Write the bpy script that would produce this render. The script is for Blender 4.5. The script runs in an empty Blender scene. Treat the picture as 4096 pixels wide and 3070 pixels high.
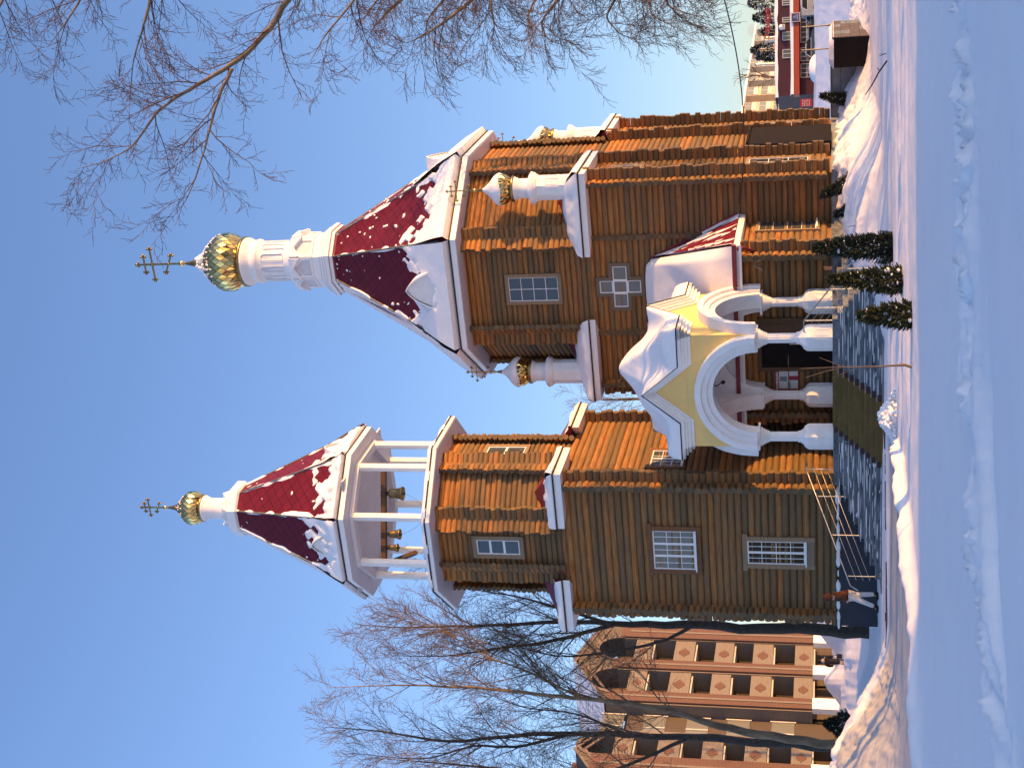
import bpy, bmesh, math, random
import numpy as np
from mathutils import Vector, Matrix

rad = math.radians
SC = bpy.context.scene
COL = SC.collection
# ------------------------------------------------------------------ camera model (portrait shot, phone turned on its side)
F, HOR, ROLL, ANG = 5450.0, 3331.0, 0.35, 23.0
CZ = 1.5
_p = math.atan((HOR - 2048) / F); _r = rad(ROLL)
FW = np.array([0, math.cos(_p), math.sin(_p)]); UPV = np.array([0, -math.sin(_p), math.cos(_p)]); RT = np.array([1., 0, 0])
CAM = np.array([0, 0, CZ])
def ray(U, V):
    a, b = U - 1535, 2048 - V
    a2 = a * math.cos(_r) + b * math.sin(_r); b2 = -a * math.sin(_r) + b * math.cos(_r)
    d = FW * F + RT * a2 + UPV * b2
    return d / d[1]
def at(U, V, Y): return CAM + ray(U, V) * Y            # world point at depth Y
def ground(U, V, z=0.1):
    d = ray(U, V); return CAM + d * ((z - CZ) / d[2])
_a = rad(ANG)
E1 = np.array([math.cos(_a), -math.sin(_a), 0]); E2 = np.array([math.sin(_a), math.cos(_a), 0])
P0 = CAM + ray(1721, 3331) * 42.5; P0[2] = 0           # foot of the right front porch column
def w2c(P):
    d = np.array(P) - P0; return np.array([d @ E1, d @ E2, d[2]])
def c2w(s, t, z): return P0 + s * E1 + t * E2 + np.array([0, 0, z])
def on_t(U, V, t):
    d = ray(U, V); return w2c(CAM + d * ((t - (CAM - P0) @ E2) / (d @ E2)))
def on_s(U, V, s):
    d = ray(U, V); return w2c(CAM + d * ((s - (CAM - P0) @ E1) / (d @ E1)))

# ------------------------------------------------------------------ noise
def _h(ix, iy, s):
    n = (ix * 374761393 + iy * 668265263 + s * 974634777) & 0xffffffff
    n = ((n ^ (n >> 13)) * 1274126177) & 0xffffffff
    return ((n ^ (n >> 16)) & 0xffff) / 65535.0
def vnoise(x, y, s=0):
    x = np.asarray(x, float); y = np.asarray(y, float)
    ix = np.floor(x).astype(np.int64); iy = np.floor(y).astype(np.int64)
    fx = x - ix; fy = y - iy
    fx = fx * fx * (3 - 2 * fx); fy = fy * fy * (3 - 2 * fy)
    a = _h(ix, iy, s); b = _h(ix + 1, iy, s); c = _h(ix, iy + 1, s); d = _h(ix + 1, iy + 1, s)
    return (a + (b - a) * fx) * (1 - fy) + (c + (d - c) * fx) * fy
def fbm(x, y, o=4, s=0):
    t = 0; amp = .5; tot = 0
    for k in range(o):
        t = t + amp * vnoise(np.asarray(x) * 2 ** k, np.asarray(y) * 2 ** k, s + k * 17); tot += amp; amp *= .5
    return t / tot
def sst(a, b, x):
    u = np.clip((np.asarray(x, float) - a) / (b - a), 0, 1); return u * u * (3 - 2 * u)

# ------------------------------------------------------------------ materials
MATS = {}
def nodes(name):
    m = bpy.data.materials.new(name); m.use_nodes = True
    nt = m.node_tree; b = nt.nodes['Principled BSDF']
    MATS[name] = m
    return m, nt, b
def N(nt, typ, **kw):
    n = nt.nodes.new(typ)
    for k, v in kw.items():
        if k in n.inputs.keys(): n.inputs[k].default_value = v
        else: setattr(n, k, v)
    return n
def coords(nt, kind='Object', scale=(1, 1, 1)):
    tc = N(nt, 'ShaderNodeTexCoord'); mp = N(nt, 'ShaderNodeMapping'); mp.inputs['Scale'].default_value = scale
    nt.links.new(tc.outputs[kind], mp.inputs['Vector']); return mp.outputs[0]
def ramp(nt, fac, stops):
    r = N(nt, 'ShaderNodeValToRGB'); e = r.color_ramp.elements
    while len(e) < len(stops): e.new(.5)
    for el, (p, c) in zip(e, stops):
        el.position = p; el.color = (*c, 1)
    nt.links.new(fac, r.inputs[0]); return r.outputs[0]
def simple(name, c1, c2=None, scale=4., rough=.7, metal=0., bump=0., bscale=30., spec=.3, kind='Object', stretch=(1, 1, 1)):
    m, nt, b = nodes(name)
    b.inputs['Roughness'].default_value = rough; b.inputs['Metallic'].default_value = metal
    b.inputs['Specular IOR Level'].default_value = spec
    v = coords(nt, kind, stretch)
    if c2 is None: c2 = tuple(x * .8 for x in c1)
    n = N(nt, 'ShaderNodeTexNoise', Scale=scale, Detail=6., Roughness=.6); nt.links.new(v, n.inputs['Vector'])
    col = ramp(nt, n.outputs['Fac'], [(.32, c2), (.68, c1)])
    nt.links.new(col, b.inputs['Base Color'])
    if bump:
        n2 = N(nt, 'ShaderNodeTexNoise', Scale=bscale, Detail=5.); nt.links.new(v, n2.inputs['Vector'])
        bp = N(nt, 'ShaderNodeBump', Strength=bump, Distance=.02); nt.links.new(n2.outputs['Fac'], bp.inputs['Height'])
        nt.links.new(bp.outputs[0], b.inputs['Normal'])
    return m
def wood_mat(name, dark, mid, light, grey):
    m, nt, b = nodes(name); L = nt.links.new
    b.inputs['Roughness'].default_value = .75; b.inputs['Specular IOR Level'].default_value = .25
    v = coords(nt, 'UV', (1, 1, 1))
    vs = coords(nt, 'UV', (.55, 7, 1))
    n1 = N(nt, 'ShaderNodeTexNoise', Scale=2.2, Detail=5., Roughness=.65); L(vs, n1.inputs['Vector'])
    n2 = N(nt, 'ShaderNodeTexNoise', Scale=.9, Detail=3.); L(v, n2.inputs['Vector'])
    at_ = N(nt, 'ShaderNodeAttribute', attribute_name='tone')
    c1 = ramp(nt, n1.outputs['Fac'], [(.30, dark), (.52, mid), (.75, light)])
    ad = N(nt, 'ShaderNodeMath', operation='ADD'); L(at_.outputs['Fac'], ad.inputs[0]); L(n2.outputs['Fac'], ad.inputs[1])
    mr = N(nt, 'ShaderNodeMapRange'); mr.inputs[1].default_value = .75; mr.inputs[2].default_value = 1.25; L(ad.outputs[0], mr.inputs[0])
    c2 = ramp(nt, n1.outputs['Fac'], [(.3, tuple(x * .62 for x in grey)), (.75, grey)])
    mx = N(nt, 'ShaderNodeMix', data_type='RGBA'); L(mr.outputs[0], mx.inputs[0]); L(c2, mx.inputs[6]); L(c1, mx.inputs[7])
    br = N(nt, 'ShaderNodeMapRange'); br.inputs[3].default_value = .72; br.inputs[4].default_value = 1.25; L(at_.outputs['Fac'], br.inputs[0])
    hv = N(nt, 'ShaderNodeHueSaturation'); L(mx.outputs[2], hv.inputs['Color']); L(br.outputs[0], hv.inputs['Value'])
    # knots
    kn = N(nt, 'ShaderNodeTexVoronoi', Scale=1.7); L(coords(nt, 'UV', (1., 2.2, 1)), kn.inputs['Vector'])
    kr = ramp(nt, kn.outputs['Distance'], [(.04, (.35, .3, .28)), (.10, (1, 1, 1))])
    mu = N(nt, 'ShaderNodeMix', data_type='RGBA', blend_type='MULTIPLY'); mu.inputs[0].default_value = .8
    L(hv.outputs[0], mu.inputs[6]); L(kr, mu.inputs[7])
    L(mu.outputs[2], b.inputs['Base Color'])
    bp = N(nt, 'ShaderNodeBump', Strength=.45, Distance=.012); L(n1.outputs['Fac'], bp.inputs['Height']); L(bp.outputs[0], b.inputs['Normal'])
    return m
def tile_mat(name, c1, c2, groove, size=.36):
    m, nt, b = nodes(name); L = nt.links.new
    b.inputs['Roughness'].default_value = .5; b.inputs['Specular IOR Level'].default_value = .18
    tc = N(nt, 'ShaderNodeTexCoord'); mp = N(nt, 'ShaderNodeMapping'); mp.inputs['Rotation'].default_value = (0, 0, rad(52))
    L(tc.outputs['UV'], mp.inputs['Vector'])
    bk = N(nt, 'ShaderNodeTexBrick', Scale=1.0); bk.offset = 0.0
    bk.inputs['Mortar Size'].default_value = .011; bk.inputs['Brick Width'].default_value = size; bk.inputs['Row Height'].default_value = size
    bk.inputs['Color1'].default_value = (*c1, 1); bk.inputs['Color2'].default_value = (*c2, 1); bk.inputs['Mortar'].default_value = (*groove, 1)
    L(mp.outputs[0], bk.inputs['Vector'])
    n = N(nt, 'ShaderNodeTexNoise', Scale=1.5, Detail=4.); L(tc.outputs['UV'], n.inputs['Vector'])
    hv = N(nt, 'ShaderNodeHueSaturation'); mr = N(nt, 'ShaderNodeMapRange'); mr.inputs[3].default_value = .75; mr.inputs[4].default_value = 1.2
    L(n.outputs['Fac'], mr.inputs[0]); L(mr.outputs[0], hv.inputs['Value']); L(bk.outputs['Color'], hv.inputs['Color'])
    L(hv.outputs[0], b.inputs['Base Color'])
    # every tile leans out towards its lower edge
    sx = N(nt, 'ShaderNodeSeparateXYZ'); L(mp.outputs[0], sx.inputs[0])
    d = N(nt, 'ShaderNodeMath', operation='DIVIDE'); d.inputs[1].default_value = size; L(sx.outputs[0], d.inputs[0])
    fr = N(nt, 'ShaderNodeMath', operation='FRACT'); L(d.outputs[0], fr.inputs[0])
    bp = N(nt, 'ShaderNodeBump', Strength=.7, Distance=.03); L(fr.outputs[0], bp.inputs['Height']); L(bp.outputs[0], b.inputs['Normal'])
    return m
def snow_mat(name, col=(.88, .86, .85), bump=.25, sc=14., road=False):
    m, nt, b = nodes(name); L = nt.links.new
    b.inputs['Roughness'].default_value = .55; b.inputs['Specular IOR Level'].default_value = .2
    b.inputs['Base Color'].default_value = (*col, 1)
    tc = N(nt, 'ShaderNodeTexCoord')
    n1 = N(nt, 'ShaderNodeTexNoise', Scale=sc, Detail=8., Roughness=.7); L(tc.outputs['Object'], n1.inputs['Vector'])
    n2 = N(nt, 'ShaderNodeTexNoise', Scale=1.2, Detail=3.); L(tc.outputs['Object'], n2.inputs['Vector'])
    bp = N(nt, 'ShaderNodeBump', Strength=bump, Distance=.03); L(n1.outputs['Fac'], bp.inputs['Height'])
    bp2 = N(nt, 'ShaderNodeBump', Strength=.3, Distance=.15); L(n2.outputs['Fac'], bp2.inputs['Height']); L(bp.outputs[0], bp2.inputs['Normal'])
    L(bp2.outputs[0], b.inputs['Normal'])
    if road:
        at_ = N(nt, 'ShaderNodeAttribute', attribute_name='road')
        n3 = N(nt, 'ShaderNodeTexNoise', Scale=3.0, Detail=8., Roughness=.7); L(coords(nt, 'Object', (.35, 2.5, 1)), n3.inputs['Vector'])
        dirt = ramp(nt, n3.outputs['Fac'], [(.32, (.34, .32, .30)), (.5, (.46, .45, .44)), (.7, (.60, .60, .60))])
        mx = N(nt, 'ShaderNodeMix', data_type='RGBA'); L(at_.outputs['Fac'], mx.inputs[0])
        n4 = ramp(nt, n2.outputs['Fac'], [(.3, tuple(x * .965 for x in col)), (.7, col)])
        L(n4, mx.inputs[6]); L(dirt, mx.inputs[7]); L(mx.outputs[2], b.inputs['Base Color'])
    return m
def brick_mat(name, c1, c2, mortar, w=.26, h=.085):
    m, nt, b = nodes(name); L = nt.links.new
    b.inputs['Roughness'].default_value = .85
    bk = N(nt, 'ShaderNodeTexBrick', Scale=1.0)
    bk.inputs['Mortar Size'].default_value = .012; bk.inputs['Brick Width'].default_value = w; bk.inputs['Row Height'].default_value = h
    bk.inputs['Color1'].default_value = (*c1, 1); bk.inputs['Color2'].default_value = (*c2, 1); bk.inputs['Mortar'].default_value = (*mortar, 1)
    L(coords(nt, 'UV'), bk.inputs['Vector']); L(bk.outputs['Color'], b.inputs['Base Color'])
    return m

wood_mat('log_wood', (.17, .064, .019), (.345, .150, .044), (.47, .235, .082), (.255, .165, .082))
wood_mat('log_end', (.085, .050, .026), (.17, .105, .050), (.25, .16, .08), (.15, .115, .072))
wood_mat('casing_wood', (.20, .12, .06), (.31, .20, .11), (.38, .26, .15), (.30, .23, .16))
wood_mat('casing_brown', (.12, .05, .02), (.20, .085, .035), (.26, .12, .05), (.2, .11, .06))
tile_mat('red_tile', (.150, .012, .024), (.125, .010, .021), (.035, .004, .009))
simple('red_metal', (.22, .018, .036), (.16, .012, .028), rough=.4, spec=.5)
simple('ridge_metal', (.30, .27, .22), (.16, .14, .12), scale=9, rough=.45, metal=.6)
snow_mat('snow'); snow_mat('ground_snow', (.94, .89, .86), road=True, bump=.22, sc=22.)
simple('white_paint', (.86, .84, .81), (.78, .76, .73), scale=2.5, rough=.55)
simple('white_metal', (.85, .83, .82), (.79, .77, .76), scale=1.5, rough=.4, spec=.4)
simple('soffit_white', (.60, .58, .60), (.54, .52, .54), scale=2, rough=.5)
simple('stucco_white', (.90, .88, .86), (.80, .78, .76), scale=2.2, rough=.8, bump=.15, bscale=60)
simple('recess_grey', (.66, .66, .68), (.60, .60, .62), rough=.8)
simple('stucco_yellow', (.92, .64, .24), (.84, .57, .21), scale=1.6, rough=.85, bump=.2, bscale=90)
simple('gold', (1.0, .70, .26), (.80, .52, .17), scale=3, rough=.13, metal=1.)
simple('gold_dark', (.42, .30, .12), (.22, .16, .08), scale=6, rough=.35, metal=1.)
simple('dark_gap', (.03, .025, .02), rough=.8)
simple('dark_line', (.035, .03, .032), rough=.6)
simple('bronze', (.36, .25, .11), (.20, .14, .07), scale=5, rough=.38, metal=1.)
simple('iron', (.05, .045, .045), rough=.5, metal=.6)
simple('slate', (.20, .22, .25), (.045, .052, .065), scale=3.2, rough=.5, bump=.3, bscale=40, stretch=(.6, 1, 2.2))
simple('navy_panel', (.030, .032, .045), (.022, .024, .034), scale=1.2, rough=.6)
simple('grey_tile', (.24, .26, .29), (.15, .17, .19), scale=3, rough=.45)
simple('brown_tile', (.105, .066, .046), (.06, .04, .028), scale=1.6, rough=.5)
simple('carpet_olive', (.175, .120, .045), (.12, .085, .032), scale=2, rough=.95, bump=.3, bscale=120)
simple('maroon_stone', (.085, .040, .040), (.055, .028, .030), scale=5, rough=.8)
simple('steel', (.55, .53, .50), (.40, .38, .36), scale=8, rough=.35, metal=1.)
simple('dark_door', (.020, .016, .015), (.014, .011, .011), rough=.85, spec=.08)
simple('door_wood', (.13, .065, .028), (.09, .045, .02), rough=.5)
simple('poster_red', (.30, .02, .03), (.25, .015, .025), rough=.4)
simple('paper', (.62, .62, .60), (.52, .53, .53), scale=9, rough=.7)
simple('print_dark', (.12, .14, .14), (.2, .26, .25), scale=20, rough=.7)
simple('bark_dark', (.085, .070, .058), (.045, .038, .032), scale=6, rough=.9, bump=.5, bscale=25)
simple('bark_birch', (.30, .215, .13), (.11, .075, .05), scale=4, rough=.85, bump=.4, bscale=20, stretch=(1, 1, .35))
simple('twig', (.115, .065, .048), (.07, .042, .034), scale=2, rough=.85)
simple('twig_pale', (.20, .14, .095), (.12, .08, .055), scale=2, rough=.85)
simple('thuja', (.055, .058, .020), (.022, .030, .012), scale=7, rough=.8)
simple('thuja_blue', (.030, .042, .028), (.014, .021, .016), scale=7, rough=.8)
simple('fir', (.035, .048, .035), (.018, .026, .022), scale=3, rough=.85)
simple('skin', (.50, .30, .21), rough=.6)
simple('brown_cloth', (.10, .032, .014), (.065, .022, .010), scale=14, rough=.75, bump=.4, bscale=25)
simple('white_cloth', (.66, .62, .58), (.58, .55, .52), scale=6, rough=.9, bump=.3, bscale=14)
simple('black_cloth', (.016, .016, .020), (.010, .010, .013), scale=9, rough=.9)
simple('grey_cloth', (.32, .32, .31), (.25, .25, .25), scale=9, rough=.9)
simple('boot', (.015, .013, .013), rough=.6)
simple('burgundy_panel', (.050, .011, .022), (.042, .009, .018), scale=.6, rough=.6)
simple('red_band', (.34, .055, .025), (.28, .045, .02), scale=.8, rough=.5)
simple('sign_red', (.30, .012, .022), rough=.4)
simple('sign_purple', (.07, .05, .12), (.05, .04, .10), rough=.4)
simple('sign_blue', (.16, .30, .52), (.07, .14, .32), scale=8, rough=.4)
simple('sign_pale', (.42, .42, .62), rough=.4)
simple('shop_dark', (.05, .055, .05), (.03, .033, .03), scale=1, rough=.5)
simple('panel_wall', (.46, .42, .36), (.40, .37, .32), scale=.3, rough=.8)
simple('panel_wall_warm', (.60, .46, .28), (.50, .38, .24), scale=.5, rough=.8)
simple('balcony_pale', (.60, .58, .54), (.48, .42, .36), scale=.8, rough=.8)
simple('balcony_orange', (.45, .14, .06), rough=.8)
simple('car_black', (.010, .010, .013), rough=.25, spec=.6)
simple('car_blue', (.03, .05, .085), rough=.25, spec=.6)
simple('car_grey', (.28, .30, .32), rough=.3, spec=.6)
simple('rubber', (.015, .015, .016), rough=.8)
simple('grey_plastic', (.50, .51, .52), rough=.5)
brick_mat('brick_red', (.105, .034, .018), (.085, .028, .015), (.16, .12, .1))
brick_mat('brick_pale', (.235, .195, .16), (.20, .165, .135), (.11, .09, .07))
brick_mat('brick_shaded', (.065, .042, .03), (.055, .035, .025), (.12, .1, .08))  # darker brick: shade of the loggias and recessed wall put into the colour
def glass_mat(name, col, rough=.04, spec=.9):
    m, nt, b = nodes(name)
    b.inputs['Base Color'].default_value = (*col, 1); b.inputs['Roughness'].default_value = rough
    b.inputs['Specular IOR Level'].default_value = spec; b.inputs['IOR'].default_value = 1.6
    n = N(nt, 'ShaderNodeTexNoise', Scale=1.1, Detail=2.); nt.links.new(coords(nt), n.inputs['Vector'])
    bp = N(nt, 'ShaderNodeBump', Strength=.08, Distance=.05); nt.links.new(n.outputs['Fac'], bp.inputs['Height']); nt.links.new(bp.outputs[0], b.inputs['Normal'])
glass_mat('glass', (.06, .07, .08), .04, .5); glass_mat('glass_curtain', (.17, .17, .16), .06, .3); glass_mat('glass_dark', (.018, .018, .018), .05, .12)

# ------------------------------------------------------------------ mesh builder
class MB:
    def __init__(self):
        self.v, self.f, self.m, self.s, self.t, self.uv = [], [], [], [], [], []
    def add(self, vs, fs, m=0, s=False, t=.5, uvs=None):
        b = len(self.v); self.v.extend([tuple(map(float, q)) for q in vs])
        for f in fs:
            self.f.append([i + b for i in f]); self.m.append(m); self.s.append(s); self.t.append(t)
            self.uv.append([uvs[i] for i in f] if uvs is not None else [(0, 0)] * len(f))
    def box(self, x0, x1, y0, y1, z0, z1, m=0, t=.5):
        self.obox((( x0 + x1) / 2, (y0 + y1) / 2, (z0 + z1) / 2), ((x1 - x0) / 2, 0, 0), (0, (y1 - y0) / 2, 0), (0, 0, (z1 - z0) / 2), m, t)
    def obox(self, c, ax, ay, az, m=0, t=.5):
        c, ax, ay, az = (np.array(q, float) for q in (c, ax, ay, az))
        vs = [c + i * ax + j * ay + k * az for i in (-1, 1) for j in (-1, 1) for k in (-1, 1)]
        lx, ly, lz = (2 * np.linalg.norm(q) for q in (ax, ay, az))
        fs = [(0, 1, 3, 2), (4, 6, 7, 5), (0, 4, 5, 1), (2, 3, 7, 6), (0, 2, 6, 4), (1, 5, 7, 3)]
        dims = [(lz, ly), (ly, lz), (lx, lz), (lz, lx), (ly, lx), (lx, ly)]
        for f, (w, h) in zip(fs, dims):
            p = [vs[i] for i in f]; o = p[0]; u = p[1] - o; w_ = p[3] - o
            uv = []
            for q in p:
                d = q - o
                hz = abs(d[2]); rest = math.hypot(d[0], d[1]); uv.append((rest if abs(u[2]) + abs(w_[2]) > 1e-6 else d @ u / (np.linalg.norm(u) + 1e-9), hz if abs(u[2]) + abs(w_[2]) > 1e-6 else d @ w_ / (np.linalg.norm(w_) + 1e-9)))
            self.add(p, [(0, 1, 2, 3)], m, False, t, uv)
    def beam(self, a, b, w, h, m=0, t=.5, up=(0, 0, 1)):
        a, b, up = np.array(a, float), np.array(b, float), np.array(up, float)
        d = b - a; L = np.linalg.norm(d); d /= L
        if abs(d @ up) > .999 * np.linalg.norm(up): up = np.array([1., 0, 0]) if abs(d[0]) < .9 else np.array([0, 1., 0])
        x = np.cross(d, up); x /= np.linalg.norm(x); y = np.cross(x, d)
        self.obox((a + b) / 2, x * w / 2, d * L / 2, y * h / 2, m, t)
    def prism(self, poly, z0, z1, m=0, mt=None, s=False, poly2=None):
        n = len(poly); p2 = poly2 or poly
        vs = [(x, y, z0) for x, y in poly] + [(x, y, z1) for x, y in p2]
        L = 0; 
        for i in range(n):
            j = (i + 1) % n; w = math.dist(poly[i], poly[j])
            self.add([vs[i], vs[j], vs[n + j], vs[n + i]], [(0, 1, 2, 3)], m, s, .5, [(L, z0), (L + w, z0), (L + w, z1), (L, z1)]); L += w
        self.add(vs[n:], [tuple(range(n))], m if mt is None else mt); self.add(vs[:n], [tuple(reversed(range(n)))], m)
    def lathe(self, c, prof, n=24, m=0, s=True, ph=0., t=.5):
        vs = []; c = np.array(c, float)
        for r, z in prof:
            for k in range(n):
                a = ph + 2 * math.pi * k / n; vs.append(c + (r * math.cos(a), r * math.sin(a), z))
        fs = [(i * n + k, i * n + (k + 1) % n, (i + 1) * n + (k + 1) % n, (i + 1) * n + k) for i in range(len(prof) - 1) for k in range(n)]
        self.add(vs, fs, m, s, t)
        if prof[0][0] > 1e-3: self.add(vs[:n], [tuple(reversed(range(n)))], m, False, t)
        if prof[-1][0] > 1e-3: self.add(vs[-n:], [tuple(range(n))], m, False, t)
    def tube(self, pts, rads, n=5, m=0, t=.5, cap=True, s=True):
        pts = [np.array(p, float) for p in pts]; K = len(pts)
        if np.isscalar(rads): rads = [rads] * K
        d0 = pts[1] - pts[0]; ref = np.array([0, 0, 1.]) if abs(d0[2]) < .9 * np.linalg.norm(d0) else np.array([1., 0, 0])
        vs = []; uv = []; L = 0
        for i in range(K):
            d = pts[min(i + 1, K - 1)] - pts[max(i - 1, 0)]; d /= (np.linalg.norm(d) + 1e-12)
            x = np.cross(d, ref); x /= (np.linalg.norm(x) + 1e-12); y = np.cross(d, x)
            if i: L += np.linalg.norm(pts[i] - pts[i - 1])
            for k in range(n):
                a = 2 * math.pi * k / n; vs.append(pts[i] + rads[i] * (x * math.cos(a) + y * math.sin(a))); uv.append((L, k / n))
        fs = [(i * n + k, i * n + (k + 1) % n, (i + 1) * n + (k + 1) % n, (i + 1) * n + k) for i in range(K - 1) for k in range(n)]
        self.add(vs, fs, m, s, t, uv)
        if cap and n > 3:
            self.add(vs[:n], [tuple(range(n))], m, False, t); self.add(vs[-n:], [tuple(reversed(range(n)))], m, False, t)
    def ball(self, c, r, n=10, m=0, sq=(1, 1, 1)):
        pr = [(max(r * math.sin(a), 1e-4), -r * math.cos(a)) for a in [math.pi * i / n for i in range(n + 1)]]
        b = len(self.v); self.lathe((0, 0, 0), pr, n + 2, m)
        for i in range(b, len(self.v)):
            x, y, z = self.v[i]; self.v[i] = (c[0] + x * sq[0], c[1] + y * sq[1], c[2] + z * sq[2])
    def build(self, name, mats, parent=None, loc=None):
        me = bpy.data.meshes.new(name); me.from_pydata(self.v, [], self.f)
        for q in (mats if isinstance(mats, (list, tuple)) else [mats]): me.materials.append(MATS[q])
        me.polygons.foreach_set('material_index', self.m); me.polygons.foreach_set('use_smooth', self.s)
        if any(x != .5 for x in self.t):
            at_ = me.attributes.new('tone', 'FLOAT', 'FACE'); at_.data.foreach_set('value', self.t)
        uvl = me.uv_layers.new(name='UVMap')
        uvl.data.foreach_set('uv', [c for q in self.uv for p in q for c in p])
        me.update()
        o = bpy.data.objects.new(name, me); COL.objects.link(o)
        if parent is not None: o.parent = parent
        if loc is not None: o.location = loc
        return o
def tag(o, label=None, cat=None, group=None, kind=None):
    if label: o['label'] = label
    if cat: o['category'] = cat
    if group: o['group'] = group
    if kind: o['kind'] = kind
    return o
def thing(name, label, cat, loc=(0, 0, 0), rz=0, group=None):
    o = bpy.data.objects.new(name, None); COL.objects.link(o); o.empty_display_size = .3
    o.location = tuple(map(float, loc)); o.rotation_euler = (0, 0, rz); return tag(o, label, cat, group)
class Fr:                                # a wall frame: o origin, u along the wall, n outwards
    def __init__(s, o, u, n): s.o, s.u, s.n = (np.array(q, float) for q in (o, u, n)); s.u /= np.linalg.norm(s.u); s.n /= np.linalg.norm(s.n)
    def p(s, x, y, z): return s.o + s.u * x + s.n * y + np.array([0, 0, z])
    def box(s, mb, x0, x1, y0, y1, z0, z1, m=0, t=.5):
        mb.obox(s.p((x0 + x1) / 2, (y0 + y1) / 2, (z0 + z1) / 2), s.u * (x1 - x0) / 2, s.n * (y1 - y0) / 2, (0, 0, (z1 - z0) / 2), m, t)
    def extr(s, mb, poly, y0, y1, m=0, mside=None):   # poly in (x,z), extruded along n
        n = len(poly); A = [s.p(x, y1, z) for x, z in poly]; B = [s.p(x, y0, z) for x, z in poly]
        mb.add(A, [tuple(range(n))], m); mb.add(B, [tuple(reversed(range(n)))], m)
        for i in range(n):
            j = (i + 1) % n; mb.add([A[i], B[i], B[j], A[j]], [(0, 1, 2, 3)], m if mside is None else mside)
RNG = random.Random(7)

# ------------------------------------------------------------------ log walls
def log(mb, p0, p1, r, tone, n=10):
    p0, p1 = np.array(p0, float), np.array(p1, float); d = p1 - p0; L = np.linalg.norm(d); d /= L
    x = np.array([d[1], -d[0], 0]); z = np.array([0, 0, 1.])
    K = max(3, int(L / .55)); off = RNG.uniform(0, 50); v0 = RNG.uniform(0, 9)
    vs, uv = [], []; phase = RNG.uniform(0, 6); bend = RNG.uniform(-.012, .012)
    for i in range(K + 1):
        q = i / K; c = p0 + d * L * q + z * (bend * math.sin(q * 3.1 + phase)) + x * RNG.uniform(-.008, .008)
        rr = r * (1 + .05 * math.sin(q * L * 1.3 + phase) + RNG.uniform(-.025, .025))
        for k in range(n):
            a = 2 * math.pi * k / n; vs.append(c + rr * (x * math.cos(a) + z * math.sin(a))); uv.append((off + L * q, v0 + k * 2 * math.pi * r / n))
    fs = [(i * n + k, (i + 1) * n + k, (i + 1) * n + (k + 1) % n, i * n + (k + 1) % n) for i in range(K) for k in range(n)]
    # close the uv seam by using unique quads
    for f in fs:
        u = [uv[j] for j in f]
        if abs(u[0][1] - u[3][1]) > 4 * r: u = [u[0], u[1], (u[2][0], u[1][1] + 2 * math.pi * r / n), (u[3][0], u[0][1] + 2 * math.pi * r / n)]
        mb.f.append([j + len(mb.v) for j in f]); mb.m.append(0); mb.s.append(True); mb.t.append(tone); mb.uv.append(u)
    mb.v.extend([tuple(map(float, q)) for q in vs])
    for b, rev in ((0, False), (K * n, True)):
        ring = [vs[b + k] for k in range(n)]
        uu = [(off + (q - ring[0])[0] * 2 + (q - ring[0])[1] * 2, v0 + (q - ring[0])[2] * 2) for q in ring]
        mb.add(ring, [tuple(range(n))] if not rev else [tuple(reversed(range(n)))], 1, False, RNG.uniform(.3, .75), uu)
def logwall(mb, a, b, z0, z1, d, half=False, ea=.5, eb=.5, warm=1.2, wtop=None):
    a, b = np.array(a, float), np.array(b, float); u = (b - a) / np.linalg.norm(b - a)
    z = z0 + d * (.5 + (.5 if half else 0)); wtop = z1 if wtop is None else wtop
    while z < z1 + d * .3:
        r = d * .5 * RNG.uniform(.985, 1.11); j0, j1 = RNG.uniform(-.06, .06), RNG.uniform(-.06, .06)
        q0 = a - u * (ea + j0 if ea else 0); q1 = b + u * (eb + j1 if eb else 0)
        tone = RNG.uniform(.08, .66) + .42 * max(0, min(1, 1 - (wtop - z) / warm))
        log(mb, (*q0, z), (*q1, z), r, min(tone, .98)); z += d
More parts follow.
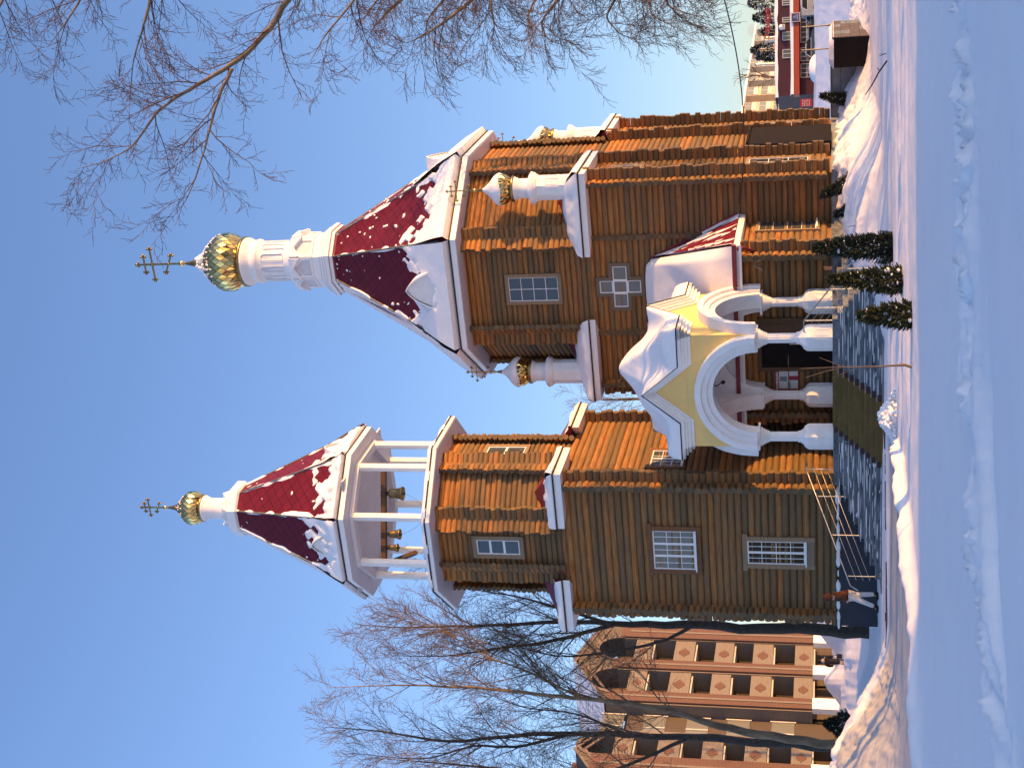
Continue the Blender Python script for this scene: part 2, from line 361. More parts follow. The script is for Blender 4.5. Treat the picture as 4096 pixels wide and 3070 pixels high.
def window(root, fr, x0, x1, z0, z1, nx, nz, cas='casing_wood', cw=.12, bars='thin', y=.13, glass='glass', top=.0, sill=.0, mull=(), trans=()):
    """casing (part 'window') > sash, pane.  x0..x1, z0..z1 = the opening"""
    mb = MB(); f = .035
    fr.box(mb, x0 - cw, x0, -.05, y + f, z0 - .02 - sill, z1 + top, 0, .55); fr.box(mb, x1, x1 + cw, -.05, y + f, z0 - .02 - sill, z1 + top, 0, .6)
    fr.box(mb, x0 - cw - top, x1 + cw + top, -.05, y + f + .004, z1, z1 + cw, 0, .5)
    if not sill: fr.box(mb, x0 - cw, x1 + cw, -.05, y + f + .004, z0 - cw, z0, 0, .5)
    else: fr.box(mb, x0, x1, -.05, y + f - .01, z0 - sill, z0 - .05, 0, .4)
    w = mb.build('window', [cas], root)
    mb = MB(); fr.box(mb, x0, x1, -.05, y - .02, z0, z1); mb.build('pane', [glass], w)
    mb = MB(); e = .045 if bars != 'thin' else .028; yo = y + .006
    fr.box(mb, x0, x0 + e, -.02, yo, z0, z1); fr.box(mb, x1 - e, x1, -.02, yo, z0, z1)
    fr.box(mb, x0 + e, x1 - e, -.02, yo, z1 - e, z1); fr.box(mb, x0 + e, x1 - e, -.02, yo, z0, z0 + e)
    if sill: fr.box(mb, x0 - .03, x1 + .03, -.02, y + .10, z0 - .05, z0 - .004)
    for i in range(1, nx):
        q = x0 + (x1 - x0) * i / nx; fr.box(mb, q - .011, q + .011, 0, y - .006, z0 + e, z1 - e)
    for i in range(1, nz):
        q = z0 + (z1 - z0) * i / nz; fr.box(mb, x0 + e, x1 - e, 0, y - .008, q - .011, q + .011)
    for q in mull: fr.box(mb, x0 + (x1 - x0) * q - .04, x0 + (x1 - x0) * q + .04, 0, yo - .002, z0 + e, z1 - e)
    for q in trans: fr.box(mb, x0 + e, x1 - e, 0, yo - .004, z0 + (z1 - z0) * q - .04, z0 + (z1 - z0) * q + .04)
    mb.build('sash', ['white_paint'], w)
    return w
def snow_sheet(mb, TL, TR, BR, BL, nu, nv, hf, m=0, drop=0.):
    TL, TR, BR, BL = (np.array(q, float) for q in (TL, TR, BR, BL))
    u, v = np.meshgrid(np.linspace(0, 1, nu + 1), np.linspace(0, 1, nv + 1))
    P = ((1 - v) * (1 - u))[..., None] * TL + ((1 - v) * u)[..., None] * TR + (v * u)[..., None] * BR + (v * (1 - u))[..., None] * BL
    n = np.cross(BR - TL, TR - BL); n /= np.linalg.norm(n); n = n if n[2] > 0 else -n
    W = np.linalg.norm(BR - BL) * .5 + np.linalg.norm(TR - TL) * .5; Hh = np.linalg.norm((BL + BR) / 2 - (TL + TR) / 2)
    wl = np.linalg.norm(TR - TL) * (1 - v) + np.linalg.norm(BR - BL) * v
    h = hf(u, v, (u - .5) * wl, v * Hh); hc = np.clip(h, -.03, 9)
    Q = P + n * hc[..., None]; Q[..., 2] -= drop * np.clip(hc, 0, 1) * (v > .97)
    idx = np.arange((nu + 1) * (nv + 1)).reshape(nv + 1, nu + 1); fs = []
    mx = np.maximum(np.maximum(h[:-1, :-1], h[1:, :-1]), np.maximum(h[:-1, 1:], h[1:, 1:]))
    for j, i in zip(*np.where(mx > 0)): fs.append((idx[j, i], idx[j + 1, i], idx[j + 1, i + 1], idx[j, i + 1]))
    used = sorted({k for f in fs for k in f}); mp = {k: i for i, k in enumerate(used)}; R = Q.reshape(-1, 3)
    mb.add([R[k] for k in used], [tuple(mp[k] for k in f) for f in fs], m, True)
    # close the lower edge of the sheet
    base = P.reshape(-1, 3); b2 = [idx[nv, i] for i in range(nu + 1)]
    for i in range(nu):
        if mx[nv - 1, i] > 0: mb.add([R[b2[i]], R[b2[i + 1]], base[b2[i + 1]], base[b2[i]]], [(0, 1, 2, 3)], m)
def octagon(cx, cy, ax, ay, cut_x, cut_y):
    """corners, starting with the front-left one and going right"""
    x0, x1, y0, y1 = cx - ax, cx + ax, cy - ay, cy + ay
    return [(x0 + cut_x, y0), (x1 - cut_x, y0), (x1, y0 + cut_y), (x1, y1 - cut_y), (x1 - cut_x, y1), (x0 + cut_x, y1), (x0, y1 - cut_y), (x0, y0 + cut_y)]
def grow_poly(poly, cx, cy, k): return [(cx + (x - cx) * k, cy + (y - cy) * k) for x, y in poly]
def off_oct(cx, cy, ax, ay, cx_, cy_, o):
    return octagon(cx, cy, ax + o, ay + o, cx_ + o * .586, cy_ + o * .586)

# onion dome of diamond plates
ONION = [(.60, -.60), (.72, -.50), (.90, -.28), (1.0, 0), (.985, .18), (.92, .36), (.80, .52), (.64, .68), (.47, .82), (.31, .98), (.19, 1.14), (.10, 1.32), (.045, 1.55)]
def prof_r(z):
    for (r0, z0), (r1, z1) in zip(ONION, ONION[1:]):
        if z0 <= z <= z1: return r0 + (r1 - r0) * (z - z0) / (z1 - z0)
    return ONION[0][0] if z < ONION[0][1] else ONION[-1][0]
def dome(root, c, R, nseg, rows, ztop, rng):
    mb = MB(); c = np.array(c, float)
    mb.lathe(c, [(max(r * R * .975, .004), z * R) for r, z in ONION], 24, 1)
    zs = [-.58]; 
    while zs[-1] < ztop:
        zs.append(zs[-1] + max(.055, 1.35 * prof_r(zs[-1]) * math.pi / nseg))
    for i in range(len(zs) - 2):
        for k in range(nseg):
            a0 = 2 * math.pi * (k + .5 * (i % 2)) / nseg; da = math.pi / nseg
            q = []
            for (da_, zz) in ((0, zs[i]), (da, zs[i + 1]), (0, zs[i + 2]), (-da, zs[i + 1])):
                r = prof_r(zz) * R; a = a0 + da_ * .97; q.append(np.array([r * math.cos(a), r * math.sin(a), zz * R]))
            n = np.cross(q[1] - q[3], q[2] - q[0]); n /= np.linalg.norm(n) + 1e-9
            cen = sum(q) / 4; t1 = (q[1] - q[3]) / 2; t2 = (q[2] - q[0]) / 2
            j1, j2 = rng.uniform(-.09, .09), rng.uniform(-.10, .05)
            pts = [c + cen + .96 * (p - cen) + n * (R * .012 + np.dot(p - cen, t1) / (t1 @ t1) * j1 * np.linalg.norm(t1) + np.dot(p - cen, t2) / (t2 @ t2) * j2 * np.linalg.norm(t2)) for p in q]
            mb.add(pts, [(0, 1, 2, 3)], 0, False)
    return mb.build('dome', ['gold', 'dark_gap'], root)
def cross_ball(root, c, R, h, tilt=0., mat='gold_dark'):
    """spike, ball and three-barred cross; c = neck of the dome"""
    mb = MB(); c = np.array(c, float)
    mb.lathe(c, [(.13 * R, 0), (.10 * R, .12 * R), (.02 * R, .46 * R)], 12)
    mb.ball(c + (0, 0, .52 * R), .105 * R, 10, 1)
    b = c + (0, 0, .6 * R); w = .03 * R
    mb.beam(b, b + (0, 0, h), 2 * w, 2 * w)
    def bar(z, L, sl=0.):
        p = b + (-L, 0, z + sl * L); q = b + (L, 0, z - sl * L); mb.beam(p, q, 1.7 * w, 1.7 * w)
        for e, d in ((p, -1), (q, 1)):
            mb.ball(e + np.array([d * w * 1.8, 0, 0]), w * 1.7, 6); mb.ball(e + np.array([0, 0, w * 2.4]), w * 1.5, 6); mb.ball(e - np.array([0, 0, w * 2.4]), w * 1.5, 6)
    bar(h * .82, h * .17); bar(h * .64, h * .34); bar(h * .26, h * .18, .5)
    mb.ball(b + (0, 0, h * .64), w * 2.6, 8); mb.ball(b + (0, 0, h * .26), w * 2.0, 8); mb.ball(b + (0, 0, h * .82), w * 1.8, 6)
    for d in (-1, 1): mb.ball(b + (d * w * 2.2, 0, h * .97), w * 1.5, 6)
    mb.ball(b + (0, 0, h * 1.01), w * 1.9, 6)
    return mb.build('cross', [mat, 'gold'], root)
def flutes(r, n=16, k=.9): return [(r * (1 if i % 2 else k) * math.cos(math.pi * i / n), r * (1 if i % 2 else k) * math.sin(math.pi * i / n)) for i in range(2 * n)]

# ================================================================== the church
church = thing('wooden_church', 'large log church with an octagonal burgundy tent roof, gilded onion domes and a yellow porch', 'church', P0, -_a)
tower = thing('bell_tower', 'slender log bell tower with an open white belfry under a small tent roof', 'bell tower', P0, -_a)
LW = ['log_wood', 'log_end']

# ---- main cube
T0, T1, S0, S1 = 7.0, 15.3, -4.33, 3.30
mb = MB()
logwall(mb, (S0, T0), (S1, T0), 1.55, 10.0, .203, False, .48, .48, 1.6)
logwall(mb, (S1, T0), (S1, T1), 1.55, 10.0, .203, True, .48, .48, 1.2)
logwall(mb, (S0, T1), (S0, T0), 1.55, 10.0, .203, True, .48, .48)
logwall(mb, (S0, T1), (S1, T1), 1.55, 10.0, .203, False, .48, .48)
for t in (9.45, 13.1): logwall(mb, (S1 - .6, t), (S1, t), 1.55, 10.0, .203, False, 0, .48)
for s in (-2.35, 1.27): logwall(mb, (s, T0), (s, T0 + .6), 1.55, 10.0, .203, True, .18, 0)
mb.prism([(S0, T0), (S1, T0), (S1, T1), (S0, T1)], 1.2, 9.95)
mb.build('log_wall', LW, church)
mb = MB(); mb.prism([(S0 - .1, T0 - .12), (S1 + .14, T0 - .12), (S1 + .14, T1 + .1), (S0 - .1, T1 + .1)], 0, 1.50); mb.build('plinth', ['grey_tile'], church)
# ---- main octagon
OC = (-.5, 11.2); OAX, OAY, OCX, OCY = 3.80, 4.2, 2.0, 2.45
oc = octagon(*OC, OAX, OAY, OCX, OCY)
mb = MB()
for i in range(8):
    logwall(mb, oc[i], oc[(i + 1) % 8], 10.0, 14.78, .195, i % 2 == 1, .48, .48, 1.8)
mb.prism(oc, 9.9, 14.7)
mb.build('octagon_wall', LW, church)
# ---- corner roofs with cupolas
def corner_roof(root, corner, dx, dy, lx, ly, apex, z0, z1, snowk=1., ov_dark='dark_line'):
    """corner=(s,t) outer corner; dx,dy = direction along the two eaves"""
    cx, cy = corner; A = (cx + dx * lx, cy); B = (cx, cy + dy * ly)
    mb = MB(); poly = [A, (cx, cy), B]
    if dx * dy > 0: poly = poly[::-1]
    mb.prism(poly, z0, z1)
    r = mb.build('corner_roof', ['white_metal'], root)
    mb = MB(); e = .03
    pA, pC, pB, ap = (A[0], cy - dy * e, z1 + .02), (cx - dx * e, cy - dy * e, z1 + .02), (cx - dx * e, B[1], z1 + .02), apex
    mb.add([pA, pC, ap], [(0, 1, 2)]); mb.add([pC, pB, ap], [(0, 1, 2)])
    ab = (apex[0], apex[1], z1 - .02); mb.add([pA, ap, ab], [(0, 1, 2)]); mb.add([pB, ab, ap], [(0, 1, 2)])
    for a, b in ((pA, pC), (pC, pB)): mb.beam(np.array(a) - (0, 0, .02), np.array(b) - (0, 0, .02), .05, .045, 1)
    mb.build('roof_sheet', ['red_metal', ov_dark], r)
    mb = MB(); sd = RNG.randint(0, 999)
    for (a, b) in ((pA, pC), (pC, pB)):
        a, b = np.array(a), np.array(b); ap_ = np.array(ap)
        def hf(u, v, x, y, sd=sd): return np.where(v > .999, .05, .16 * sst(.42 / snowk, .62 / snowk, v + .5 * (fbm(x * 1.3, y * 1.3, 3, sd) - .5)) * (.6 + .8 * fbm(x * 2, y * 2, 2, sd + 5)) - .02 * (v < .3))
        snow_sheet(mb, ap_ + (b - a) * -.0, ap_ + (b - a) * .001, b, a, 30, 18, hf)
    mb.build('roof_snow', ['snow'], r)
    return r
Z9 = 9.90
mid = lambda a, b, z: ((a[0] + b[0]) / 2, (a[1] + b[1]) / 2, z)
corner_roof(church, (S1 + .50, T0 - .7), -1, 1, 3.05, 3.3, mid(oc[1], oc[2], 11.35), Z9, Z9 + .23, 1.25)
corner_roof(church, (S0 - .50, T0 - .7), 1, 1, 3.2, 3.3, mid(oc[0], oc[7], 11.35), Z9, Z9 + .23, 1.1)
corner_roof(church, (S1 + .50, T1 + .6), -1, -1, 3.05, 3.0, mid(oc[3], oc[4], 11.35), Z9, Z9 + .23, 1.25)
corner_roof(church, (S0 - .50, T1 + .6), 1, -1, 3.2, 3.0, mid(oc[5], oc[6], 11.35), Z9, Z9 + .23, 1.)
def cupola(root, s, t, z, k=1., seed=1):
    rng = random.Random(seed); c = np.array([s, t, 0.]); mb = MB()
    ph = math.pi / 8
    mb.lathe(c, [(.49, z - .25), (.49, z), (.455, z + .02), (.455, z + 1.17)], 8, 0, False, ph)
    mb.lathe(c, [(.50, z - .26), (.50, z - .02)], 8, 1, False, ph)
    o = mb.build('cupola', ['stucco_white', 'red_metal'], root)
    mb = MB()
    for i in range(8):                         # blind arched panels, raised rims
        a = math.pi / 4 * i; n = (math.cos(a), math.sin(a)); u = (-n[1], n[0]); fr = Fr((s + n[0] * .42, t + n[1] * .42, z), (*u, 0), (*n, 0))
        arc = [(.115 * math.cos(q), .80 + .10 * math.sin(q)) for q in np.linspace(0, math.pi, 7)]
        out = [(.115, .38)] + arc + [(-.115, .38)]
        for p, q in zip(out, out[1:] + out[:1]): mb.beam(fr.p(p[0], .005, p[1]), fr.p(q[0], .005, q[1]), .022, .022, 0, .5, (*n, 0))
    mb.build('panel_rim', ['stucco_white'], o)
    mb = MB()
    mb.lathe(c, [(.46, z + 1.17), (.50, z + 1.19), (.50, z + 1.24), (.56, z + 1.28), (.575, z + 1.36), (.50, z + 1.42), (.36, z + 1.44), (.36, z + 1.92), (.40, z + 1.94), (.40, z + 2.0), (.44, z + 2.03), (.44, z + 2.09)], 24)
    mb.build('drum', ['stucco_white'], o)
    mb = MB(); mb.lathe(c, [(.445, z + 2.03), (.47, z + 2.06), (.47, z + 2.14), (.36, z + 2.15)], 24); mb.build('gold_rim', ['gold_dark'], o)
    R = .55; zc = z + 2.14 + .58 * R
    dome(o, (s, t, zc), R, 16, 9, .55, rng)
    mb = MB(); pr = [(.99, .15), (1.01, .22), (.99, .36), (.88, .55), (.70, .72), (.52, .87), (.36, 1.03), (.22, 1.2), (.13, 1.34), (.06, 1.5)]
    b0 = len(mb.v); mb.lathe((s, t, zc), [(r * R * 1.05 + .012, q * R) for r, q in pr], 28)
    for i in range(b0, b0 + 28):
        x, y, q = mb.v[i]; a = math.atan2(y - t, x - s); mb.v[i] = (s + (x - s) * .93, t + (y - t) * .93, q + .05 * math.sin(3 * a + seed) - .03)
    mb.build('snow_cap', ['snow'], o)
    mb = MB(); mb.lathe(c, [(.58, z + 1.355), (.60, z + 1.40), (.52, z + 1.46), (.37, z + 1.50)], 24); mb.build('snow_ring', ['snow'], o)
    cross_ball(o, (s, t, zc + 1.42 * R), R * 1.1, 1.02)
    return o
cupola(church, 3.08, 7.35, 10.62, 1, 3); cupola(church, -4.08, 7.35, 10.62, 1, 4)
cu = on_s(2512, 2250, 3.0); cupola(church, 3.0, min(cu[1], 15.4), 10.62, 1, 5)
# ---- tent roof
def eave(root, poly_in, poly_out, z0, z1, name='cornice'):
    mb = MB(); mb.prism(poly_out, z0, z1, 0)
    n = len(poly_out)
    o = mb.build(name, ['white_metal'], root)
    mb = MB()
    for i in range(n):
        a, b = poly_out[i], poly_out[(i + 1) % n]; mb.beam((*a, z1 + .012), (*b, z1 + .012), .07, .05, 0)
    mb.build('drip_edge', ['dark_line'], o)
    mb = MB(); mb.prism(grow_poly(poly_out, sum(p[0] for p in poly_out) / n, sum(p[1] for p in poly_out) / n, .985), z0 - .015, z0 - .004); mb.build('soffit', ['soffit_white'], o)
    return o
def tent(root, top, zt, bot, zb, bare, stripes=(), seed=0, thick=.22, res=.07, kick=.93):
    """red tiled faces between two octagons; bare[i] = share of face i left free of snow"""
    mb = MB(); n = 8; T = [np.array((*p, zt)) for p in top]; B = [np.array((*p, zb)) for p in bot]
    for i in range(n):
        a, b, c, d = T[i], T[(i + 1) % n], B[(i + 1) % n], B[i]; H = np.linalg.norm((c + d) / 2 - (a + b) / 2); w0, w1 = np.linalg.norm(b - a) / 2, np.linalg.norm(c - d) / 2
        mb.add([a, b, c, d], [(0, 3, 2, 1)], 0, False, .5, [(-w0, H), (w0, H), (w1, 0), (-w1, 0)])
    r = mb.build('tent_roof', ['red_tile'], root)
    mb = MB()
    for i in range(n): mb.tube([T[i], T[i] + (B[i] - T[i]) * .93], [.035, .05], 6)
    mb.build('ridge_cap', ['ridge_metal'], r)
    mb = MB()
    for i in range(n):
        a, b, c, d = T[i], T[(i + 1) % n], B[(i + 1) % n], B[i]
        H = np.linalg.norm((c + d) / 2 - (a + b) / 2); W = np.linalg.norm(c - d)
        fr = bare[i]; st = i in stripes
        def hf(u, v, x, y, fr=fr, sd=seed + i * 31, st=st):
            big = fbm(x * .55, y * .55, 2, sd) - .5; med = fbm(x * 1.9, y * 1.9, 3, sd + 9) - .5
            # tiles shed in diamonds
            p, q = (x + y * .78) / .36, (x - y * .78) / .36
            til = _h(np.floor(p).astype(np.int64), np.floor(q).astype(np.int64), sd) - .5
            k = v - fr + .26 * big + .12 * med + .20 * til * np.exp(-((v - fr) / .17) ** 2)
            spot = (vnoise(x * 5.2, y * 5.2, sd + 50) + .35 * vnoise(x * 11, y * 11, sd + 51) - 1.17) * .6 * sst(.0, fr, v)
            edge = np.minimum(u, 1 - u) * np.linalg.norm(b - a + (c - d - b + a) * .5) 
            side = np.where(u < .5, 1., .25)
            rim = (.05 + .22 * (vnoise(y * 2.6, u * 0 + (u < .5), sd + 77) - .45) - edge) * .8 * side
            if st: k = np.maximum(k, .10 * (np.sin((x * .7 + y) * 2 * math.pi / .30) - .25 + 1.6 * med) + .05)
            kk = np.maximum(np.maximum(k, spot), rim)
            th = np.minimum(kk * 1.5, thick * sst(fr - .05, min(fr + .3, .99), v) + .045)
            return th
        snow_sheet(mb, a, b, c, d, int(W / res), int(H / res), hf)
    mb.build('roof_snow', ['snow'], r)
    return r
def kokoshnik(root, fr, w, h, depth, z):
    pts = []
    for q in np.linspace(0, 1, 15):           # ogee
        x = w * (1 - q ** 1.6) ** .8 * (1 - .16 * math.sin(math.pi * q)) ; pts.append((x, z + h * (q ** .9)))
    poly = pts + [(-x, q) for x, q in reversed(pts[:-1])]
    mb = MB(); fr.extr(mb, poly, -depth, 0, 0, 0); k = mb.build('dormer_gable', ['white_paint'], root)
    mb = MB(); A = [fr.p(x * 1.1, .06, q + .05) for x, q in poly]; B = [fr.p(x * 1.25, -depth, q + .09) for x, q in poly]; C = [fr.p(x * 1.02, .07, q) for x, q in poly]
    for i in range(len(poly) - 1): mb.add([A[i], A[i + 1], B[i + 1], B[i]], [(0, 1, 2, 3)], 0, True); mb.add([A[i], C[i], C[i + 1], A[i + 1]], [(0, 1, 2, 3)], 0, True)
    mb.build('snow_hood', ['snow'], k)
    return k
RC = (-.62, 11.3)
ring = octagon(*RC, 1.18, 1.18, .69, .69)
eo = [(-2.62, 6.08), (1.62, 6.08), (3.93, 9.1), (3.93, 13.4), (1.62, 16.3), (-2.62, 16.3), (-4.9, 13.4), (-4.9, 9.1)]
ZE = 14.98
eave(church, oc, eo, 14.76, ZE)
bo = grow_poly(eo, *OC, .99)
tm_ = tent(church, ring, 21.1, bo, ZE + .06, [.66, .74, .60, .6, .6, .6, .6, .62], (7,), 11, .24, .05)
mb = MB()                                        # low rim of snow lying on the eave
for i in range(8):
    a, b = np.array(eo[i]), np.array(eo[(i + 1) % 8]); K = 24
    for j in range(K):
        pass
kokoshnik(tm_, Fr((-.46, 6.62, 0), (1, 0, 0), (0, -1, 0)), .98, 1.75, 2.4, 15.25)
kokoshnik(tm_, Fr((3.45, 11.25, 0), (0, 1, 0), (1, 0, 0)), .98, 1.75, 2.2, 15.25)
kokoshnik(tm_, Fr((-4.3, 11.25, 0), (0, 1, 0), (-1, 0, 0)), .98, 1.62, 2.2, 15.35)
# ---- spire
def oct_r(c, r, a=math.pi / 8): return [(c[0] + r * math.cos(a + math.pi / 4 * k), c[1] + r * math.sin(a + math.pi / 4 * k)) for k in range(8)]
mb = MB(); ap = 1.08239
c = (*RC, 0)
P8 = math.pi / 8
mb.lathe(c, [(1.2 * ap, 20.95), (1.25 * ap, 21.13)], 8, 0, False, P8)
sp = mb.build('spire', ['red_metal'], church)
mb = MB(); pr = [(1.30, 21.10), (1.30, 21.24), (1.38, 21.25), (1.38, 21.40), (1.31, 21.42), (1.31, 21.53), (1.23, 21.55), (1.23, 21.67), (1.14, 21.69), (1.14, 21.80), (1.03, 21.84), (1.03, 22.1)]
mb.lathe(c, [(r * ap, z) for r, z in pr], 8, 0, False, P8)
for z, q in ((21.245, 1.385), (21.41, 1.386), (21.54, 1.315), (21.68, 1.235)): mb.lathe(c, [(q * ap, z - .008), (q * ap, z + .008)], 8, 1, False, P8)
mb.build('ring_cornice', ['white_metal', 'soffit_white'], sp)
mb = MB(); mb.lathe(c, [(1.02 * ap, 21.8), (1.02 * ap, 23.06), (.9, 23.2)], 8, 0, False, P8)
for k in range(8):
    a = math.pi / 4 * k; n = np.array([math.cos(a), math.sin(a), 0]); u = np.array([-n[1], n[0], 0]); fr = Fr((RC[0] + n[0] * 1.02, RC[1] + n[1] * 1.02, 22.08), u, n); w = .42
    fr.box(mb, -w, -w + .10, 0, .06, 0, .62); fr.box(mb, w - .10, w, 0, .06, 0, .62); fr.box(mb, -w + .1, w - .1, 0, .06, 0, .08)
    fr.extr(mb, [(-w + .11, .10), (w - .11, .10), (w - .11, .44), (0, .72), (-w + .11, .44)], 0, .02, 1)
    fr.extr(mb, [(-w, .55), (0, .83), (w, .55), (w, .98), (-w, .98)], .002, .13)
    fr.extr(mb, [(-w - .02, .50), (-w - .02, .57), (0, .86), (w + .02, .57), (w + .02, .50), (0, .79)], .002, .19)
mb.build('gable_crown', ['stucco_white', 'recess_grey'], sp)
mb = MB()
mb.lathe(c, [(1.0, 23.05), (.95, 23.12), (.80, 23.24), (.80, 24.62), (.84, 24.64), (.90, 24.68), (.93, 24.76), (.90, 24.86), (.84, 24.90), (.83, 25.0), (.90, 25.03), (.90, 25.12), (.96, 25.14), (.96, 25.22), (1.0, 25.24), (1.0, 25.36)], 40)
for k in range(10):
    a = 2 * math.pi * k / 10 + .18; w = .13
    pts = [(-w, 23.5), (w, 23.5)] + [(w * math.cos(q), 24.32 + .14 * math.sin(q)) for q in np.linspace(0, math.pi, 7)]
    f = lambda r: [np.array([RC[0] + r * math.cos(a + x / .8), RC[1] + r * math.sin(a + x / .8), z]) for x, z in pts]
    mb.add(f(.806), [tuple(range(len(pts)))], 1)
    o1 = f(.83); o2 = f(.80)
    for i in range(len(pts)): mb.beam(o1[i] - 0, o1[(i + 1) % len(pts)], .03, .03, 0)
mb.build('drum', ['stucco_white', 'recess_grey'], sp)
mb = MB(); mb.lathe(c, [(1.0, 25.34), (1.05, 25.36), (1.05, 25.46), (.8, 25.48)], 40); mb.build('gold_rim', ['gold_dark'], sp)
R = 1.23; zc = 25.42 + .60 * R
dome(sp, (*RC, zc), R, 26, 12, 1.5, random.Random(5))
mb = MB(); rg = random.Random(9)                 # frost clinging to the upper plates
for k in range(230):
    z = rg.uniform(.45, 1.25) if rg.random() < .8 else rg.uniform(.3, .6); a = rg.uniform(0, 2 * math.pi); r = prof_r(z) * R * 1.015; s_ = rg.uniform(.02, .065) * (1.2 if z > .7 else .7)
    mb.ball((RC[0] + r * math.cos(a), RC[1] + r * math.sin(a), zc + z * R), s_, 5, 0, (1, 1, 1.3))
mb.lathe((*RC, zc), [(prof_r(q) * R * 1.02 + .012, q * R) for q in (.80, .90, 1.0, 1.1, 1.2)], 24)
mb.build('snow_cap', ['snow'], sp)
cross_ball(sp, (*RC, zc + 1.30 * R), R, 1.98)
# ---- main windows
fm = Fr((0, T0, 0), (1, 0, 0), (0, -1, 0))
window(church, fm, -1.06, -.14, 11.28, 13.14, 2, 4, 'casing_wood', .13)
def cross_window():
    a, b, w, z0, z1, zm, hh = -.565, .565, .2, 8.20, 9.80, 9.0, .30
    x = -.58; A, B, C_, D = x - .78, x - .24, x + .24, x + .78
    out = lambda e: [(B - e, 8.22 - e), (C_ + e, 8.22 - e), (C_ + e, 8.72 - e), (D + e, 8.72 - e), (D + e, 9.24 + e), (C_ + e, 9.24 + e), (C_ + e, 9.74 + e), (B - e, 9.74 + e), (B - e, 9.24 + e), (A - e, 9.24 + e), (A - e, 8.72 - e), (B - e, 8.72 - e)]
    mb = MB(); O, I = out(.13), out(0.)
    for i in range(12):
        j = (i + 1) % 12; q = [O[i], O[j], I[j], I[i]]; fm.extr(mb, q, -.05, .165)
    w_ = mb.build('window', ['casing_wood'], church)
    mb = MB(); fm.extr(mb, out(0), -.05, .11); mb.build('pane', ['glass_curtain'], w_)
    mb = MB()
    for i in range(12):
        j = (i + 1) % 12; J = out(-.04); fm.extr(mb, [I[i], I[j], J[j], J[i]], 0, .135)
    for (x0, x1, q0, q1) in ((B - .045, B + .045, 8.72, 9.24), (C_ - .045, C_ + .045, 8.72, 9.24), (B, C_, 8.675, 8.765), (B, C_, 9.195, 9.285)): fm.box(mb, x0, x1, 0, .137 if x1 - x0 < .2 else .134, q0, q1)
    mb.build('sash', ['white_paint'], w_)
cross_window()
fe = Fr((S1, 0, 0), (0, 1, 0), (1, 0, 0))
window(church, fe, 8.0, 8.85, 2.3, 4.35, 2, 3, 'casing_wood', .11, glass='glass_dark'); window(church, fe, 7.75, 8.7, 8.2, 9.2, 2, 1, 'casing_wood', .12)
window(church, fe, 13.8, 14.6, 2.3, 4.4, 2, 3, 'casing_wood', .11, glass='glass_dark'); window(church, fe, 13.6, 14.5, 8.0, 9.0, 2, 1, 'casing_wood', .11)
mb = MB(); fe.box(mb, 9.8, 12.6, 0, .42, 1.5, 4.45); fe.box(mb, 9.7, 12.7, 0, .5, 4.45, 4.53); mb.build('side_door', ['dark_door'], church)

# ---- annex behind the porch
AT0 = 3.72; AS0, AS1 = -4.1, on_t(2054, 3000, AT0)[0]
mb = MB()
logwall(mb, (AS0, AT0), (AS1, AT0), 1.55, 4.5, .215, False, .45, .45, .9)
logwall(mb, (AS1, AT0), (AS1, T0), 1.55, 4.5, .215, True, .45, 0, .9)
logwall(mb, (AS0, T0), (AS0, AT0), 1.55, 4.5, .215, True, 0, .45, .9)
mb.prism([(AS0, AT0), (AS1, AT0), (AS1, T0), (AS0, T0)], 1.3, 4.5)
mb.build('annex_wall', LW, church)
mb = MB(); mb.prism([(AS0, AT0 - .12), (AS1 + .12, AT0 - .12), (AS1 + .12, T0), (AS0, T0)], 0, 1.52); mb.build('annex_plinth', ['slate'], church)
fa = Fr((AS1, 0, 0), (0, 1, 0), (1, 0, 0))
wa, wb = on_s(2190, 3000, AS1)[1], on_s(2128, 3000, AS1)[1]
window(church, fa, min(wa, wb) + .1, max(wa, wb) - .1, 2.02, 3.95, 1, 4, 'casing_wood', .11, sill=.12)
er, ef = AS1 + .44, AT0 - .46
mb = MB()
mb.prism([(AS0 - .4, ef), (er, ef), (er, T0), (AS0 - .4, T0)], 4.42, 4.62)
ar = mb.build('annex_eave', ['white_metal'], church)
top = np.array([.42 , T0 - .02, 7.72]); topl = np.array([-3.0, T0 - .02, 7.85]); cR = np.array([er, ef, 4.64]); cB = np.array([er, T0 - .02, 4.64]); cL = np.array([AS0 - .4, ef, 4.64]); lB = np.array([AS0 - .4, T0 - .02, 4.64])
mb = MB(); H = 5.9
mb.add([cR, cB, top], [(0, 1, 2)]); mb.add([cL, cR, top, topl], [(0, 1, 2, 3)]); mb.add([cL, topl, lB], [(0, 1, 2)])
for k in range(1, 11):                            # standing seams on the sunlit slope
    q = k / 11; p = cR + (cB - cR) * q; tt = cB + (top - cB) * q if True else p
    hit = cR + (top - cR) * 1.0; 
    e0 = p; d = np.cross(cB - cR, np.cross(cB - cR, top - cR)); d /= -np.linalg.norm(d)
    # run up to the hip
    f = q if q < 1 else 1; L_ = np.linalg.norm(top - cB) * f
    mb.beam(e0, e0 + d * L_ * .98, .035, .05, 0, .5, np.cross(cB - cR, top - cR))
mb.beam(cB + (0.02, -.04, .05), top + (0, -.04, .08), .10, .16)
mb.beam(top + (0, -.03, .02), topl + (0, -.03, .02), .10, .16)
mb.build('annex_roof', ['red_metal'], ar)
mb = MB()
def hs(u, v, x, y):
    big = fbm(x * .5 + 3, y * .5, 3, 41)
    return (.30 + .20 * (big - .4)) * np.minimum(1, 6 * (1.02 - v)) * np.minimum(1, 12 * (1.0 - u) + .35) + .08 * np.sin(x * 2 + y * 1.3) * v * .6
snow_sheet(mb, topl + (0, 0, .0), top + (0, 0, .0), cR, cL, 60, 50, hs)
mb.build('front_snow', ['snow'], ar)
mb = MB()
